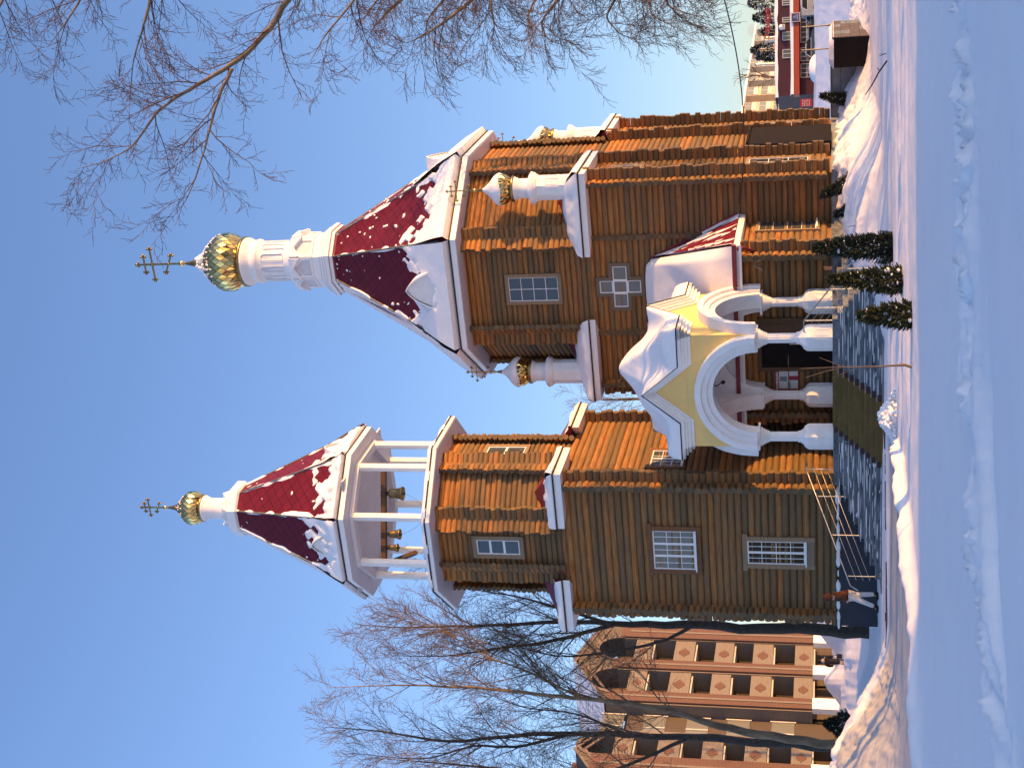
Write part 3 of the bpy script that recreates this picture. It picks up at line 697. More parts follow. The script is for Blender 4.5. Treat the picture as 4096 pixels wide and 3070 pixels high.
def hs2(u, v, x, y):                              # u = along the eave, v = down the slope; streaks run down
    st = vnoise(u * 17, v * 1.6, 61) - .50 - .1 * np.sin(v * 3.1) + .25 * (fbm(u * 9, v * 5, 2, 62) - .5)
    k = (st - .22) * .4 + .10 * np.exp(-(((u - .62 + .1 * v) / .03) ** 2)) + .09 * np.exp(-(((u - .80) / .028) ** 2)) * (v > .45) + .09 * np.exp(-(((u - .42) / .03) ** 2)) * (v < .72)
    k = np.maximum(k, .10 - (1 - u) * 2.2 + .03 * np.sin(v * 9)); k = np.maximum(k, (.06 - u * 1.0) * (vnoise(v * 5, v, 4) > .3))
    k = np.maximum(k, .10 - v * .5 + .2 * (fbm(u * 5, v * 5, 2, 3) - .5))
    return np.minimum(k, .09)
snow_sheet(mb, top + (0, .001, 0), top, cR, cB, 90, 90, hs2)
mb.build('slope_snow', ['snow'], ar)
mb = MB(); mb.beam((AS0 - .4, ef - .07, 4.60), (er + .05, ef - .07, 4.60), .13, .14, 0); mb.beam((AS0 - .4, ef - .07, 4.40), (er + .05, ef - .07, 4.40), .02, .08, 1)
dp = [(er - .1, ef - .02, 4.5), (er - .1, ef + .1, 4.3), (er - .36, ef + .42, 3.95), (er - .36, ef + .42, 1.3), (er - .2, ef + .25, 1.05)]
mb.tube(dp, .055, 8, 0); mb.build('gutter', ['red_metal', 'white_metal'], ar)
# bracket lamp under the eave
mb = MB()
for k in range(5): a = k / 4 * math.pi - math.pi / 2; mb.tube([(er - .75, ef + .38, 4.0), (er - .75 + .16 * math.sin(a) * .6, ef + .30, 3.9 + .1 * math.cos(a)), (er - .75 + .22 * math.sin(a), ef + .3, 3.72 + .05 * math.cos(a))], .012, 5)
mb.build('eave_bracket', ['steel'], church)
# door and notice board in the porch
fd = Fr((0, AT0, 0), (1, 0, 0), (0, -1, 0)); da, db = on_t(1600, 3000, AT0 - .15)[0], on_t(1782, 3000, AT0 - .15)[0]
mb = MB(); fd.box(mb, da - .13, da, -.05, .17, 1.5, 3.95); fd.box(mb, db, db + .13, -.05, .17, 1.5, 3.95); fd.box(mb, da, db, -.05, .174, 3.82, 3.97)
dr = mb.build('door', ['casing_brown'], church)
mb = MB(); fd.box(mb, da, (da + db) / 2 + .1, -.05, .125, 1.5, 3.82); mb.build('door_leaf', ['dark_door'], dr)
mb = MB(); fd.box(mb, (da + db) / 2 + .1, db, -.05, .12, 1.5, 3.82); fd.box(mb, (da + db) / 2 + .24, db - .1, .1, .14, 1.8, 2.6); fd.box(mb, (da + db) / 2 + .24, db - .1, .1, .14, 2.8, 3.6); mb.build('door_leaf', ['door_wood'], dr)
mb = MB(); mb.tube([fd.p((da + db) / 2 + .02, .16, 2.3), fd.p((da + db) / 2 + .02, .16, 2.9)], .02, 6); mb.build('door_handle', ['steel'], dr)

# ---- the porch: columns, arches, gables
PC = (-1.66, 1.64); PH = 1.89                    # centre and half width
cols = [(0, 0), (-3.32, 0), (0, 3.27), (-3.32, 3.27)]
for i, (s, t) in enumerate(cols):
    mb = MB(); mb.prism([(s + x, t + y) for x, y in flutes(.155, 16, .90)], 2.5, 3.5, 0, None, False)
    co = mb.build('column', ['stucco_white'], church)
    mb = MB(); ph = math.pi / 8
    mb.lathe((s, t, 0), [(.41, 1.49), (.41, 2.16), (.40, 2.26), (.33, 2.36), (.25, 2.40), (.20, 2.47), (.185, 2.50), (.185, 2.56), (.16, 2.58)], 8, 0, False, ph)
    for k in range(8):
        a = math.pi / 4 * k; n = (math.cos(a), math.sin(a)); f = Fr((s + n[0] * .379, t + n[1] * .379, 0), (-n[1], n[0], 0), (*n, 0))
        for (x0, x1, z0, z1) in ((-.10, .10, 1.60, 1.62), (-.10, .10, 2.0, 2.02), (-.10, -.08, 1.62, 2.0), (.08, .10, 1.62, 2.0)): f.box(mb, x0, x1, -.01, .012, z0, z1)
    mb.build('pedestal', ['stucco_white'], co)
    mb = MB()
    mb.lathe((s, t, 0), [(.16, 3.44), (.185, 3.46), (.185, 3.50), (.21, 3.52), (.21, 3.57), (.25, 3.59), (.25, 3.64), (.30, 3.67), (.30, 3.72), (.36, 3.75)], 24)
    mb.box(s - .33, s + .33, t - .33, t + .33, 3.735, 3.80); mb.build('capital', ['stucco_white'], co)
ri, ro, zs = 1.35, 1.90, 3.80
ARC = np.linspace(0, math.pi, 33)
def arch_face(u, n, name='porch_arch'):
    """one side of the porch: u along, n out, origin in the middle of the face"""
    o = (PC[0] + n[0] * PH, PC[1] + n[1] * PH, 0); f = Fr(o, (*u, 0), (*n, 0)); th = .34
    mb = MB(); W = PH; top = 5.95
    outer = []
    for a in ARC:
        cx, sx = math.cos(a), math.sin(a); k = min(W / abs(cx) if abs(cx) > 1e-6 else 1e9, (top - zs) / sx if sx > 1e-6 else 1e9); outer.append((k * cx, zs + k * sx))
    inner = [(ri * math.cos(a), zs + ri * math.sin(a)) for a in ARC]
    for i in range(len(ARC) - 1):
        A, B, C_, D = inner[i], inner[i + 1], outer[i + 1], outer[i]
        mb.add([f.p(A[0], 0, A[1]), f.p(D[0], 0, D[1]), f.p(C_[0], 0, C_[1]), f.p(B[0], 0, B[1])], [(0, 1, 2, 3)], 0)
        mb.add([f.p(A[0], -th, A[1]), f.p(D[0], -th, D[1]), f.p(C_[0], -th, C_[1]), f.p(B[0], -th, B[1])], [(0, 1, 2, 3)], 1)
        mb.add([f.p(A[0], 0, A[1]), f.p(B[0], 0, B[1]), f.p(B[0], -th, B[1]), f.p(A[0], -th, A[1])], [(0, 1, 2, 3)], 1, True)
    # corners missed by the fan
    for sgn in (-1, 1):
        q = [o_ for o_ in outer if abs(abs(o_[0]) - W) < 1e-6 and o_[0] * sgn > 0]; zt = max(z for _, z in q); xs = [o_ for o_ in outer if abs(o_[1] - top) < 1e-6 and o_[0] * sgn > 0]; xe = max(abs(x) for x, _ in xs)
        mb.add([f.p(sgn * W, 0, zt), f.p(sgn * W, 0, top), f.p(sgn * xe, 0, top)], [(0, 1, 2)], 0)
    f.extr(mb, [(-W, zs - .02), (-ri, zs - .02), (-ri, zs), (-W, zs)], -th, 0, 1); f.extr(mb, [(ri, zs - .02), (W, zs - .02), (W, zs), (ri, zs)], -th, 0, 1)
    f.extr(mb, [(-1.0, 5.94), (1.0, 5.94), (0, 7.1)], -.3, -.0, 0)
    w = mb.build(name, ['stucco_yellow', 'stucco_white'], church)
    mb = MB()
    for r0, r1, pj in ((ri, 1.53, .15), (1.53, 1.71, .24), (1.71, ro, .34)):
        for i in range(len(ARC) - 1):
            a, b = ARC[i], ARC[i + 1]
            P = lambda r, q, y: f.p(r * math.cos(q), y, zs + r * math.sin(q))
            mb.add([P(r0, a, pj), P(r1, a, pj), P(r1, b, pj), P(r0, b, pj)], [(0, 1, 2, 3)], 0)
            mb.add([P(r1, a, pj), P(r1, a, -.02), P(r1, b, -.02), P(r1, b, pj)], [(0, 1, 2, 3)], 0, True)
            mb.add([P(r0, a, pj), P(r0, b, pj), P(r0, b, -.02), P(r0, a, -.02)], [(0, 1, 2, 3)], 0, True)
        for q in (0, math.pi): mb.add([P(r0, q, pj), P(r1, q, pj), P(r1, q, -.02), P(r0, q, -.02)], [(0, 1, 2, 3)], 0)
    mb.build('archivolt', ['stucco_white'], w)
    mb = MB()
    for z0, z1, pj in ((0, .10, .07), (.10, .20, .15), (.20, .28, .22), (.28, .385, .31)):
        L = PH + pj; path = [(-L, 5.78), (-.95, 5.78), (0, 6.95), (.95, 5.78), (L, 5.78)]
        for (x0, q0), (x1, q1) in zip(path, path[1:]): f.extr(mb, [(x0, q0 + z0), (x1, q1 + z0), (x1, q1 + z1), (x0, q0 + z1)], -.02, pj)
    c_ = mb.build('cornice', ['stucco_white'], w)
    mb = MB(); L = PH + .35; path = [(-L, 6.165), (-.97, 6.165), (0, 7.335), (.97, 6.165), (L, 6.165)]
    for (x0, q0), (x1, q1) in zip(path, path[1:]): f.extr(mb, [(x0, q0), (x1, q1), (x1, q1 + .025), (x0, q0 + .025)], -.25, .345)
    mb.build('flashing', ['dark_line'], w)
arch_face((1, 0), (0, -1)); arch_face((0, 1), (1, 0)); arch_face((-1, 0), (0, 1)); arch_face((0, -1), (-1, 0))
mb = MB(); mb.box(PC[0] - 1.55, PC[0] + 1.55, PC[1] - 1.55, PC[1] + 1.55, 5.35, 5.5); mb.build('porch_ceiling', ['stucco_white'], church)
mb = MB(); q = PC[1] - PH + .5; mb.tube([(PC[0], q, 5.36), (PC[0] - .02, q, 5.05), (PC[0] + .12, q - .05, 4.9)], .018, 6); mb.ball((PC[0] + .12, q - .05, 4.86), .07, 8); mb.build('porch_lamp', ['iron'], church)
# snow on the porch roof: height field over the whole roof
mb = MB(); K = 84; E = PH + .34
u, v = np.meshgrid(np.linspace(-E, E, K + 1), np.linspace(-E, E, K + 1))
au, av = np.abs(u), np.abs(v)
gab = lambda d: 7.62 - 1.22 * np.sqrt(d * d + .05)
hF = np.maximum(gab(au) , 6.40); hS = np.maximum(gab(av), 6.40)
sm = lambda a, b, k=7.: np.log(np.exp(k * (a - 6)) + np.exp(k * (b - 6))) / k + 6
pyr = 8.62 - 1.30 * np.sqrt(np.maximum(au, av) ** 2 * .7 + np.minimum(au, av) ** 2 * .3 + .03)
base = sm(sm(hF, hS), np.minimum(pyr, 8.6), 6.)
hip = 6.42 + .9 * np.minimum(E - au, E - av) * .55
h = sm(base, hip, 6.)
h = h + .12 * (fbm(u * .9 + 4, v * .9, 3, 21) - .5) + .09 * np.sin(u * 2.6 + v * 1.9) * np.exp(-((au - .9) ** 2))
edge = np.minimum(E - au, E - av); lim = 6.20 + np.maximum(0, np.maximum(1.13 - 1.2 * np.where(E - av < E - au, au, av), 0))
h = np.where(edge < .12, lim + (h - lim) * np.sqrt(np.clip(edge / .12, 0, 1)), h)
vs = [(PC[0] + u[j, i], PC[1] + v[j, i], h[j, i]) for j in range(K + 1) for i in range(K + 1)]
mb.add(vs, [(j * (K + 1) + i, j * (K + 1) + i + 1, (j + 1) * (K + 1) + i + 1, (j + 1) * (K + 1) + i) for j in range(K) for i in range(K)], 0, True)
mb.build('porch_snow', ['snow'], church)

# ================================================================== bell tower
TS0, TS1, TT0, TT1 = -10.15, -5.42, .75, 5.55; TC = (-7.85, 3.13)
mb = MB(); DL = .222
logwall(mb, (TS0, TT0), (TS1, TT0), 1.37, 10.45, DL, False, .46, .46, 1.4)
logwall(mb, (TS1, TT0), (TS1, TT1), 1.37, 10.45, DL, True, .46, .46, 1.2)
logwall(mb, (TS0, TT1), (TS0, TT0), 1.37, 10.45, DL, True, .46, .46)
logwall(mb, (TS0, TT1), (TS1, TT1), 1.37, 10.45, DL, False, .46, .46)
mb.prism([(TS0, TT0), (TS1, TT0), (TS1, TT1), (TS0, TT1)], 1.2, 10.4)
mb.build('log_wall', LW, tower)
mb = MB(); mb.prism([(TS0 - .42, TT0 - .25), (TS1 + .12, TT0 - .25), (TS1 + .12, TT1), (TS0 - .42, TT1)], -.1, 1.34); tp = mb.build('plinth', ['navy_panel'], tower)
mb = MB(); rg = random.Random(3)
for k in range(26):
    s = rg.uniform(TS0 - .4, TS1); w = rg.uniform(.06, .3); mb.ball((s, TT0 - .2, 1.35), w, 6, 0, (1, .35, rg.uniform(.12, .4)))
mb.build('ledge_snow', ['snow'], tp)
to = octagon(-7.88, TC[1], 2.38, 2.38, 1.39, 1.39)
mb = MB()
for i in range(8): logwall(mb, to[i], to[(i + 1) % 8], 10.45, 15.1, .187, i % 2 == 1, .47, .47, 1.5)
mb.prism(to, 10.3, 15.05); mb.build('octagon_wall', LW, tower)
for (cx, cy, dx, dy, i, j) in ((-4.86, .22, -1, 1, 1, 2), (-10.98, .22, 1, 1, 0, 7), (-4.86, 6.1, -1, -1, 3, 4), (-10.98, 6.1, 1, -1, 5, 6)):
    corner_roof(tower, (cx, cy), dx, dy, 2.05, 2.1, mid(to[i], to[j], 11.65), 10.38, 10.64, .62)
lo = octagon(-7.95, TC[1], 3.30, 3.25, 1.93, 1.90)
le = eave(tower, to, lo, 15.06, 15.21)
mb = MB(); K = 48; cxy = np.array([-7.95, TC[1]])   # snow on the ledge of the belfry
dirs = []
for i in range(8):
    a, b = np.array(lo[i]), np.array(lo[(i + 1) % 8]); dirs += [a + (b - a) * q for q in np.linspace(0, 1, 14, endpoint=False)]
n = len(dirs); rows = []
for k, (sc_, z) in enumerate(((1.005, 15.22), (1.0, 15.30), (.975, 15.38), (.9, 15.45), (.7, 15.5), (.3, 15.5))):
    rows.append([(*(cxy + (p - cxy) * (sc_ + (.010 * math.sin(i * .9) if k < 3 else 0))), z + (.10 * float(fbm(i * .21, k * .3, 3, 8)) - .05 if k else -.03 * float(vnoise(i * .5, 0, 3)))) for i, p in enumerate(dirs)])
mb.add([p for r in rows for p in r], [(k * n + i, k * n + (i + 1) % n, (k + 1) * n + (i + 1) % n, (k + 1) * n + i) for k in range(5) for i in range(n)], 0, True)
mb.build('ledge_snow', ['snow'], le)
# belfry posts
bp_ = octagon(-7.88, TC[1], 2.24, 2.24, 1.31, 1.31)
for x, y in bp_:
    mb = MB(); mb.lathe((x, y, 0), [(.145, 15.2), (.145, 18.35)], 8, 0, False, math.pi / 8); mb.build('post', ['white_paint'], tower)
ue = octagon(-7.89, 3.03, 2.93, 2.9, 1.70, 1.70)
ui = octagon(-7.88, TC[1], 2.40, 2.40, 1.40, 1.40); ui2 = octagon(-7.88, TC[1], 2.10, 2.10, 1.23, 1.23)
ZU = 18.28
mb = MB()
for i in range(8):                               # cornice: fascia, soffit and the frieze beam above the posts
    j = (i + 1) % 8
    mb.add([(*ue[i], ZU), (*ue[j], ZU), (*ue[j], ZU + .2), (*ue[i], ZU + .2)], [(0, 1, 2, 3)], 0)
    mb.add([(*ue[i], ZU), (*ue[j], ZU), (*ui[j], ZU + .02), (*ui[i], ZU + .02)], [(0, 1, 2, 3)], 1)
    mb.add([(*ui[i], ZU + .04), (*ui[j], ZU + .04), (*ui[j], ZU - .13), (*ui[i], ZU - .13)], [(0, 1, 2, 3)], 0)
    mb.add([(*ui[i], ZU - .13), (*ui[j], ZU - .13), (*ui2[j], ZU - .13), (*ui2[i], ZU - .13)], [(0, 1, 2, 3)], 1)
    mb.add([(*ui2[i], ZU - .13), (*ui2[j], ZU - .13), (*ui2[j], ZU + .3), (*ui2[i], ZU + .3)], [(0, 1, 2, 3)], 1)
    mb.beam((*ue[i], ZU + .21), (*ue[j], ZU + .21), .06, .045, 2)
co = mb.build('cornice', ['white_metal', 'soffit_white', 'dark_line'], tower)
mb = MB()                                        # ribbed ceiling
for k in range(44):
    x = -10.1 + k * .105; mb.beam((x, .9, ZU + .10), (x, 5.35, ZU + .10), .085, .03)
mb.box(-10.15, -5.55, .85, 5.4, ZU + .12, ZU + .16); mb.build('ceiling', ['soffit_white'], co)
TR = (-7.92, 3.13); tring = octagon(*TR, .84, .84, .49, .49)
tt = tent(tower, tring, 23.42, grow_poly(ue, -7.89, 3.03, .99), ZU + .24, [.78, .80, .82, .7, .7, .7, .7, .72], (7,), 71, .16, .06)
for fr_ in (Fr((-7.89, .45, 0), (1, 0, 0), (0, -1, 0)), Fr((-5.28, 3.03, 0), (0, 1, 0), (1, 0, 0)), Fr((-10.5, 3.03, 0), (0, 1, 0), (-1, 0, 0))): kokoshnik(tt, fr_, .62, 1.05, 1.4, 18.68)
c = (*TR, 0)
mb = MB(); mb.lathe(c, [(.9 * ap, 23.36), (.98 * ap, 23.42), (.98 * ap, 23.74), (.86 * ap, 23.80)], 8, 0, False, P8)
sp = mb.build('spire', ['white_metal'], tower)
mb = MB(); mb.lathe(c, [(.62 * ap, 23.8), (.62 * ap, 24.02)], 8, 0, False, P8)
for k in range(8):
    a = math.pi / 4 * k; n = np.array([math.cos(a), math.sin(a), 0]); fr = Fr((TR[0] + n[0] * .60, TR[1] + n[1] * .60, 23.78), (-n[1], n[0], 0), n)
    fr.extr(mb, [(-.26, 0), (.26, 0), (.26, .22), (0, .47), (-.26, .22)], -.15, .06); fr.extr(mb, [(-.17, .06), (.17, .06), (.17, .2), (0, .36), (-.17, .2)], 0, .065, 1)
mb.build('gable_crown', ['stucco_white', 'recess_grey'], sp)
mb = MB(); mb.lathe(c, [(.40, 23.9), (.40, 24.92), (.43, 24.94), (.43, 25.0), (.47, 25.02), (.47, 25.06), (.50, 25.08), (.50, 25.12)], 32); mb.build('drum', ['stucco_white'], sp)
mb = MB(); mb.lathe(c, [(.50, 25.10), (.53, 25.12), (.53, 25.18), (.38, 25.2)], 32); mb.build('gold_rim', ['gold_dark'], sp)
R = .655; zc = 25.16 + .60 * R; dome(sp, (*TR, zc), R, 20, 9, 1.3, random.Random(15))
mb = MB(); rg = random.Random(19)
for k in range(90):
    z = rg.uniform(.5, 1.0); a = rg.uniform(0, 2 * math.pi); r = prof_r(z) * R * 1.01; mb.ball((TR[0] + r * math.cos(a), TR[1] + r * math.sin(a), zc + z * R), rg.uniform(.012, .035), 5)
mb.build('snow_cap', ['snow'], sp)
cross_ball(sp, (*TR, zc + 1.22 * R), R * 1.25, .98)
# tower windows
ft = Fr((0, TT0, 0), (1, 0, 0), (0, -1, 0))
window(tower, ft, -8.33, -7.45, 2.42, 4.31, 4, 4, 'casing_wood', .16, 'thick', top=.10, sill=.30, mull=(.5,), glass='glass_dark')
window(tower, ft, -8.62, -7.13, 6.05, 7.47, 6, 3, 'casing_brown', .17, 'thick', top=.10, sill=.20, mull=(.35, .66), glass='glass_curtain')
window(tower, ft, -8.20, -7.62, 12.12, 13.67, 1, 1, 'casing_wood', .15, 'thick', trans=(.36, .68))
fr_ = Fr((TS1, 0, 0), (0, 1, 0), (1, 0, 0))
window(tower, fr_, 1.75, 3.0, 6.5, 7.6, 3, 3, 'casing_brown', .14, 'thick', mull=(.5,), sill=.12, glass='glass')
fr_ = Fr((-5.5, 0, 0), (0, 1, 0), (1, 0, 0))
window(tower, fr_, 2.75, 3.4, 12.2, 13.6, 1, 1, 'casing_wood', .13, 'thick', trans=(.5,))
# bells, hung from a timber in the belfry
BT = 2.0
YB = c2w(*on_t(836, 1537, 1.35))[1]; B0, B1 = w2c(at(832, 1537, YB)), w2c(at(1200, 1537, YB)); B1[2] = B0[2]; ZB = B0[2]; dB = (B1 - B0) / np.linalg.norm(B1 - B0)
mb = MB(); mb.beam(B0, B1, .22, .17); mb.beam(B0 - dB * .16, B0, .24, .2, 1); mb.beam(B1, B1 + dB * .1, .24, .2, 1)
bm_ = mb.build('bell_beam', ['casing_brown', 'navy_panel'], tower)
tl = thing('striker_post', 'slanting brown timber with bell ropes under the left end of the belfry beam', 'timber', (0, 0, 0))
p_ = lambda U, V, t: c2w(*on_t(U, V, t))
mb = MB(); a, b = p_(836, 1556, 1.9), p_(862, 1664, 1.2); a = p_(822, 1562, 1.9)
mb.beam(a, b, .13, .15); mb.beam(p_(822, 1606, 1.7), p_(836, 1618, 1.7), .2, .18); mb.build('timber', ['casing_brown'], tl)
mb = MB()
for du in (0, 6, 12): mb.tube([p_(826 + du, 1615, 1.6), p_(824 + du * .6, 1708, 1.6)], .008, 4)
mb.build('rope', ['twig'], tl)
BELL = [(.30, 0), (.34, .05), (.355, .10), (.365, .45), (.40, .70), (.50, .92), (.505, 1.0), (.47, 1.0), (.44, .92), (.33, .70), (.28, .1)]
for Ub, d, ztop, zm, lab, rope in ((1098, .50, ZB - .22, ZB - .74, 'largest bronze bell, nearest the right end of the belfry beam', (1038, 1690)), (935, .385, ZB - .22, ZB - .62, 'middle-sized bronze bell on the belfry beam', (997, 1690)), (881, .30, ZB - .22, ZB - .53, 'smallest bronze bell, beside the slanting timber of the belfry', (846, 1660))):
    w = at(Ub, 1560, YB); th = thing('bell', lab, 'bell', (w[0], w[1], zm), 0, 'bells in the belfry'); H = ztop - zm
    mb = MB(); mb.lathe((0, 0, 0), [(r * d, H * (1 - z)) for r, z in BELL], 28); mb.build('bell_body', ['bronze'], th)
    mb = MB(); mb.tube([(0, 0, H), (0, 0, H + .12)], .04, 6)
    for q in (-.06, .06): mb.beam((q, -.13, ZB + .1 - zm), (q, -.13, H + .05), .03, .02); mb.beam((q, -.14, H + .06), (q, .12, H + .06), .03, .03)
    mb.build('hanger', ['iron'], th)
    mb = MB(); mb.tube([(0, 0, H * .6), (0, 0, -.03)], .012, 5); mb.ball((0, 0, -.03), .045, 7); mb.build('clapper', ['iron'], th)
    e = p_(*rope, 1.2); mb = MB(); m_ = np.array((w[0], w[1], zm - .05)); pts = [m_ + (e - m_) * q + np.array([0, 0, -.18 * math.sin(q * math.pi)]) for q in np.linspace(0, 1, 8)]
    mb.tube([p - np.array((w[0], w[1], zm)) for p in pts], .006, 4); mb.build('rope', ['twig'], th)

# ================================================================== stairs, rails, carpet
stairs = thing('stone_stairs', 'wide dark slate stairs spreading in steps from the porch floor', 'stairs', P0, -_a)
SL, SR, SF, RISE = -4.30, .78, -.50, .151
def lev(i): return 1.495 - RISE * i
for i in range(10):
    l, r, f, z = SL - .3 * i, SR + .3 * i, SF - .3 * i, lev(i); zb = z - RISE if i < 9 else -.3
    mb = MB(); mb.box(l, r, f, .46, zb, z - .003 * 0); mb.box(max(l, -5.28), r, .46, 3.5, zb, z)
    if i == 0: mb.box(-5.28, SL, .46, 3.5, zb, z - .004)
    st = mb.build('step', ['slate'], stairs)
    mb = MB(); g = .008
    for x0, x1, y0, y1 in ((l - g, r + g, f - g, f + .02), (l - g, l + .02, f, .46), (r - .02, r + g, f, 3.5)): mb.box(x0, x1, y0, y1, z - .022, z + .004)
    mb.build('nosing', ['grey_tile'], st)
    mb = MB(); rg = random.Random(i); 
    for k in range(46):                           # frost and trodden snow on the risers
        x = rg.uniform(l, r); w = rg.uniform(.05, .42); h = rg.uniform(.004, .016)
        if -3.0 < x < -.6 and rg.random() < .85: continue
        mb.ball((x, f - .001, rg.uniform(zb + .03, z - .02) if rg.random() < .45 else zb + .01), 1, 6, 0, (w, .006, h))
    if i: tag(mb.build('frost', ['snow'], st), kind='stuff')
cr = thing('carpet_runner', 'olive carpet runner laid down the middle of the slate stairs', 'carpet', P0, -_a)
c0, c1 = on_t(1365, 3331, SF)[0], on_t(1592, 3331, SF)[0]
mb = MB()
for i in range(10):
    f, z = SF - .3 * i, lev(i); mb.box(c0, c1, f - .022, f + .30 if i else f + .5, z - .001, z + .012)
    mb.box(c0, c1, f - .022, f - .010, z - RISE + .012, z - .001)
mb.build('runner', ['carpet_olive'], cr)
for i in range(10):
    f, z = SF - .3 * i, lev(i)
    for a in (c0 - .20, c1 + .002): mb = MB(); mb.box(a, a + .198, f - .014, f, z - RISE + .01, z - .024); mb.build('edge_tile', ['maroon_stone'], stairs)

def railing(name, label, corner, sx, back):
    th = thing(name, label, 'railing', P0, -_a, 'railings of the stairs'); s0, t0 = corner
    P = lambda i, dz: np.array([s0 + sx * .3 * i, t0 - .3 * i, lev(0) - RISE * i + dz])
    for i in (0, 2.1, 5, 8):
        mb = MB(); mb.tube([P(i, -.03 if i == int(i) else -.1), P(i, .80)], .015, 8); mb.build('post', ['steel'], th)
    mb = MB(); e = P(9.0, .72) + np.array([sx * .02, 0, -.06])
    mb.tube([P(0, .84) + np.array(back) * .38 - (0, 0, .05), P(0, .84) + np.array(back) * .36, P(0, .84), P(8.7, .84), e], .021, 8); mb.build('handrail', ['steel'], th)
    mb = MB()
    for q in (.2, .4, .6): mb.tube([P(0, q) + np.array(back) * .10, P(0, q), P(8.3, q)], .008, 6)
    mb.build('rail', ['steel'], th)
railing('stair_railing', 'thin steel railing running down the stairs in front of the bell tower', (SL + .06, SF + .06), -1, (0, 1, 0))
railing('stair_railing', 'thin steel railing beside the clipped thujas right of the porch', (SR - .06, SF + .06), 1, (-1, 0, 0))
nb = thing('notice_board', 'red notice board with white papers on the log wall inside the porch', 'notice board', P0, -_a)
q0, q1 = on_t(1504, 3100, AT0 - .15), on_t(1592, 3194, AT0 - .15)
mb = MB(); fd.box(mb, q0[0], q1[0], .11, .14, q1[2], q0[2]); mb.build('board', ['poster_red'], nb)
W_, H_ = q1[0] - q0[0], q0[2] - q1[2]
mb = MB()
for x0, x1, z0, z1 in ((.14, .48, .42, .82), (.50, .98, .44, .82), (.14, .52, .03, .40), (.72, .99, .03, .40)): fd.box(mb, q0[0] + W_ * x0, q0[0] + W_ * x1, .14, .146, q1[2] + H_ * z0, q1[2] + H_ * z1)
mb.build('paper_sheet', ['paper'], nb)
mb = MB(); fd.box(mb, q0[0] + W_ * .16, q0[0] + W_ * .46, .146, .149, q1[2] + H_ * .34, q1[2] + H_ * .46); fd.box(mb, q0[0] + W_ * .50, q0[0] + W_ * .70, .146, .149, q1[2] + H_ * .48, q1[2] + H_ * .78); mb.build('print', ['print_dark'], nb)
def text_obj(name, body, size, mat, M, parent, ext=.004):
    cu = bpy.data.curves.new(name, 'FONT'); cu.body = body; cu.size = size; cu.extrude = ext; cu.offset = size * .03; cu.align_x = 'LEFT'
    o = bpy.data.objects.new(name, cu); COL.objects.link(o); dg = bpy.context.evaluated_depsgraph_get()
    me = bpy.data.meshes.new_from_object(o.evaluated_get(dg)); bpy.data.objects.remove(o)
    me.materials.clear(); me.materials.append(MATS[mat]); o = bpy.data.objects.new(name, me); COL.objects.link(o)
    if parent: o.parent = parent
    o.matrix_local = M; return o
def frame_m(o, u, n):
    u = Vector(u).normalized(); n = Vector(n).normalized(); z = Vector((0, 0, 1))
    return Matrix(((u.x, z.x, n.x, o[0]), (u.y, z.y, n.y, o[1]), (u.z, z.z, n.z, o[2]), (0, 0, 0, 1)))
text_obj('lettering', 'Расписание', H_ * .15, 'paper', frame_m(fd.p(q0[0] + W_ * .04, .142, q1[2] + H_ * .86), (1, 0, 0), (0, -1, 0)), nb)
bx = thing('wooden_box', 'small brown wooden box standing by the log wall right of the porch', 'box', P0, -_a)
mb = MB(); q = on_t(1960, 3320, 1.9); mb.box(q[0] - .3, q[0] + .3, 1.75, 2.1, 1.5, 1.72); mb.build('crate', ['door_wood'], bx)
mb = MB(); mb.box(q[0] - .32, q[0] + .32, 1.73, 2.12, 1.72, 1.75); mb.build('lid', ['casing_brown'], bx)
# terrace wall and basement hatch right of the church
tw = thing('terrace_wall', 'low grey tiled terrace wall running out from the foot of the church', 'wall', P0, -_a)
mb = MB(); mb.box(S1 + .15, 5.75, 15.0, 15.4, -.3, 1.46); mb.build('wall_body', ['grey_tile'], tw)
mb = MB(); mb.box(S1 + .15, 5.78, 14.97, 15.43, 1.46, 1.52); mb.box(S1 + .15, 5.76, 14.985, 15.0, 1.12, 1.15); mb.build('coping', ['slate'], tw)
k0 = on_t(2799, 3360, 13.6); k1 = on_t(2918, 3360, 13.6); 
bh = thing('entrance_block', 'low block clad in brown stone tiles with snow on top and two thin posts', 'entrance block', P0, -_a)
mb = MB(); mb.box(k0[0], k1[0], 13.6, 17.6, -.5, 1.40); mb.build('block', ['dark_door'], bh)
mb = MB(); rg = random.Random(4)
for i in range(5):
    for j in range(4):
        mb.box(k1[0], k1[0] + .03, 13.6 + i * .8, 13.6 + i * .8 + .79, .1 + j * .34, .1 + j * .34 + .33, 0 if rg.random() < .7 else 1)
mb.build('tile_face', ['brown_tile', 'slate'], bh)
mb = MB(); K = 20; vs = []
for j in range(K + 1):
    for i in range(7):
        x = k0[0] - .04 + (k1[0] - k0[0] + .1) * i / 6; y = 13.5 + 4.15 * j / K; e = min(i, 6 - i, j, K - j); vs.append((x, y, 1.40 + (.14 + .05 * float(vnoise(x * 2, y, 3)) if e else -.01)))
mb.add(vs, [(j * 7 + i, j * 7 + i + 1, (j + 1) * 7 + i + 1, (j + 1) * 7 + i) for j in range(K) for i in range(6)], 0, True); mb.build('snow_cover', ['snow'], bh)
for U_ in (2877, 2970):
    q = on_t(U_, 3325, 16.0 if U_ < 2900 else 17.2); mb = MB(); x = min(max(q[0], k0[0] + .1), k1[0] - .05); mb.tube([(x, q[1], 1.35), (x - .02, q[1], 2.62)], .028, 8); mb.tube([(x, q[1], 1.45), (x, q[1], 1.6)], .05, 8); mb.build('post', ['ridge_metal'], bh)

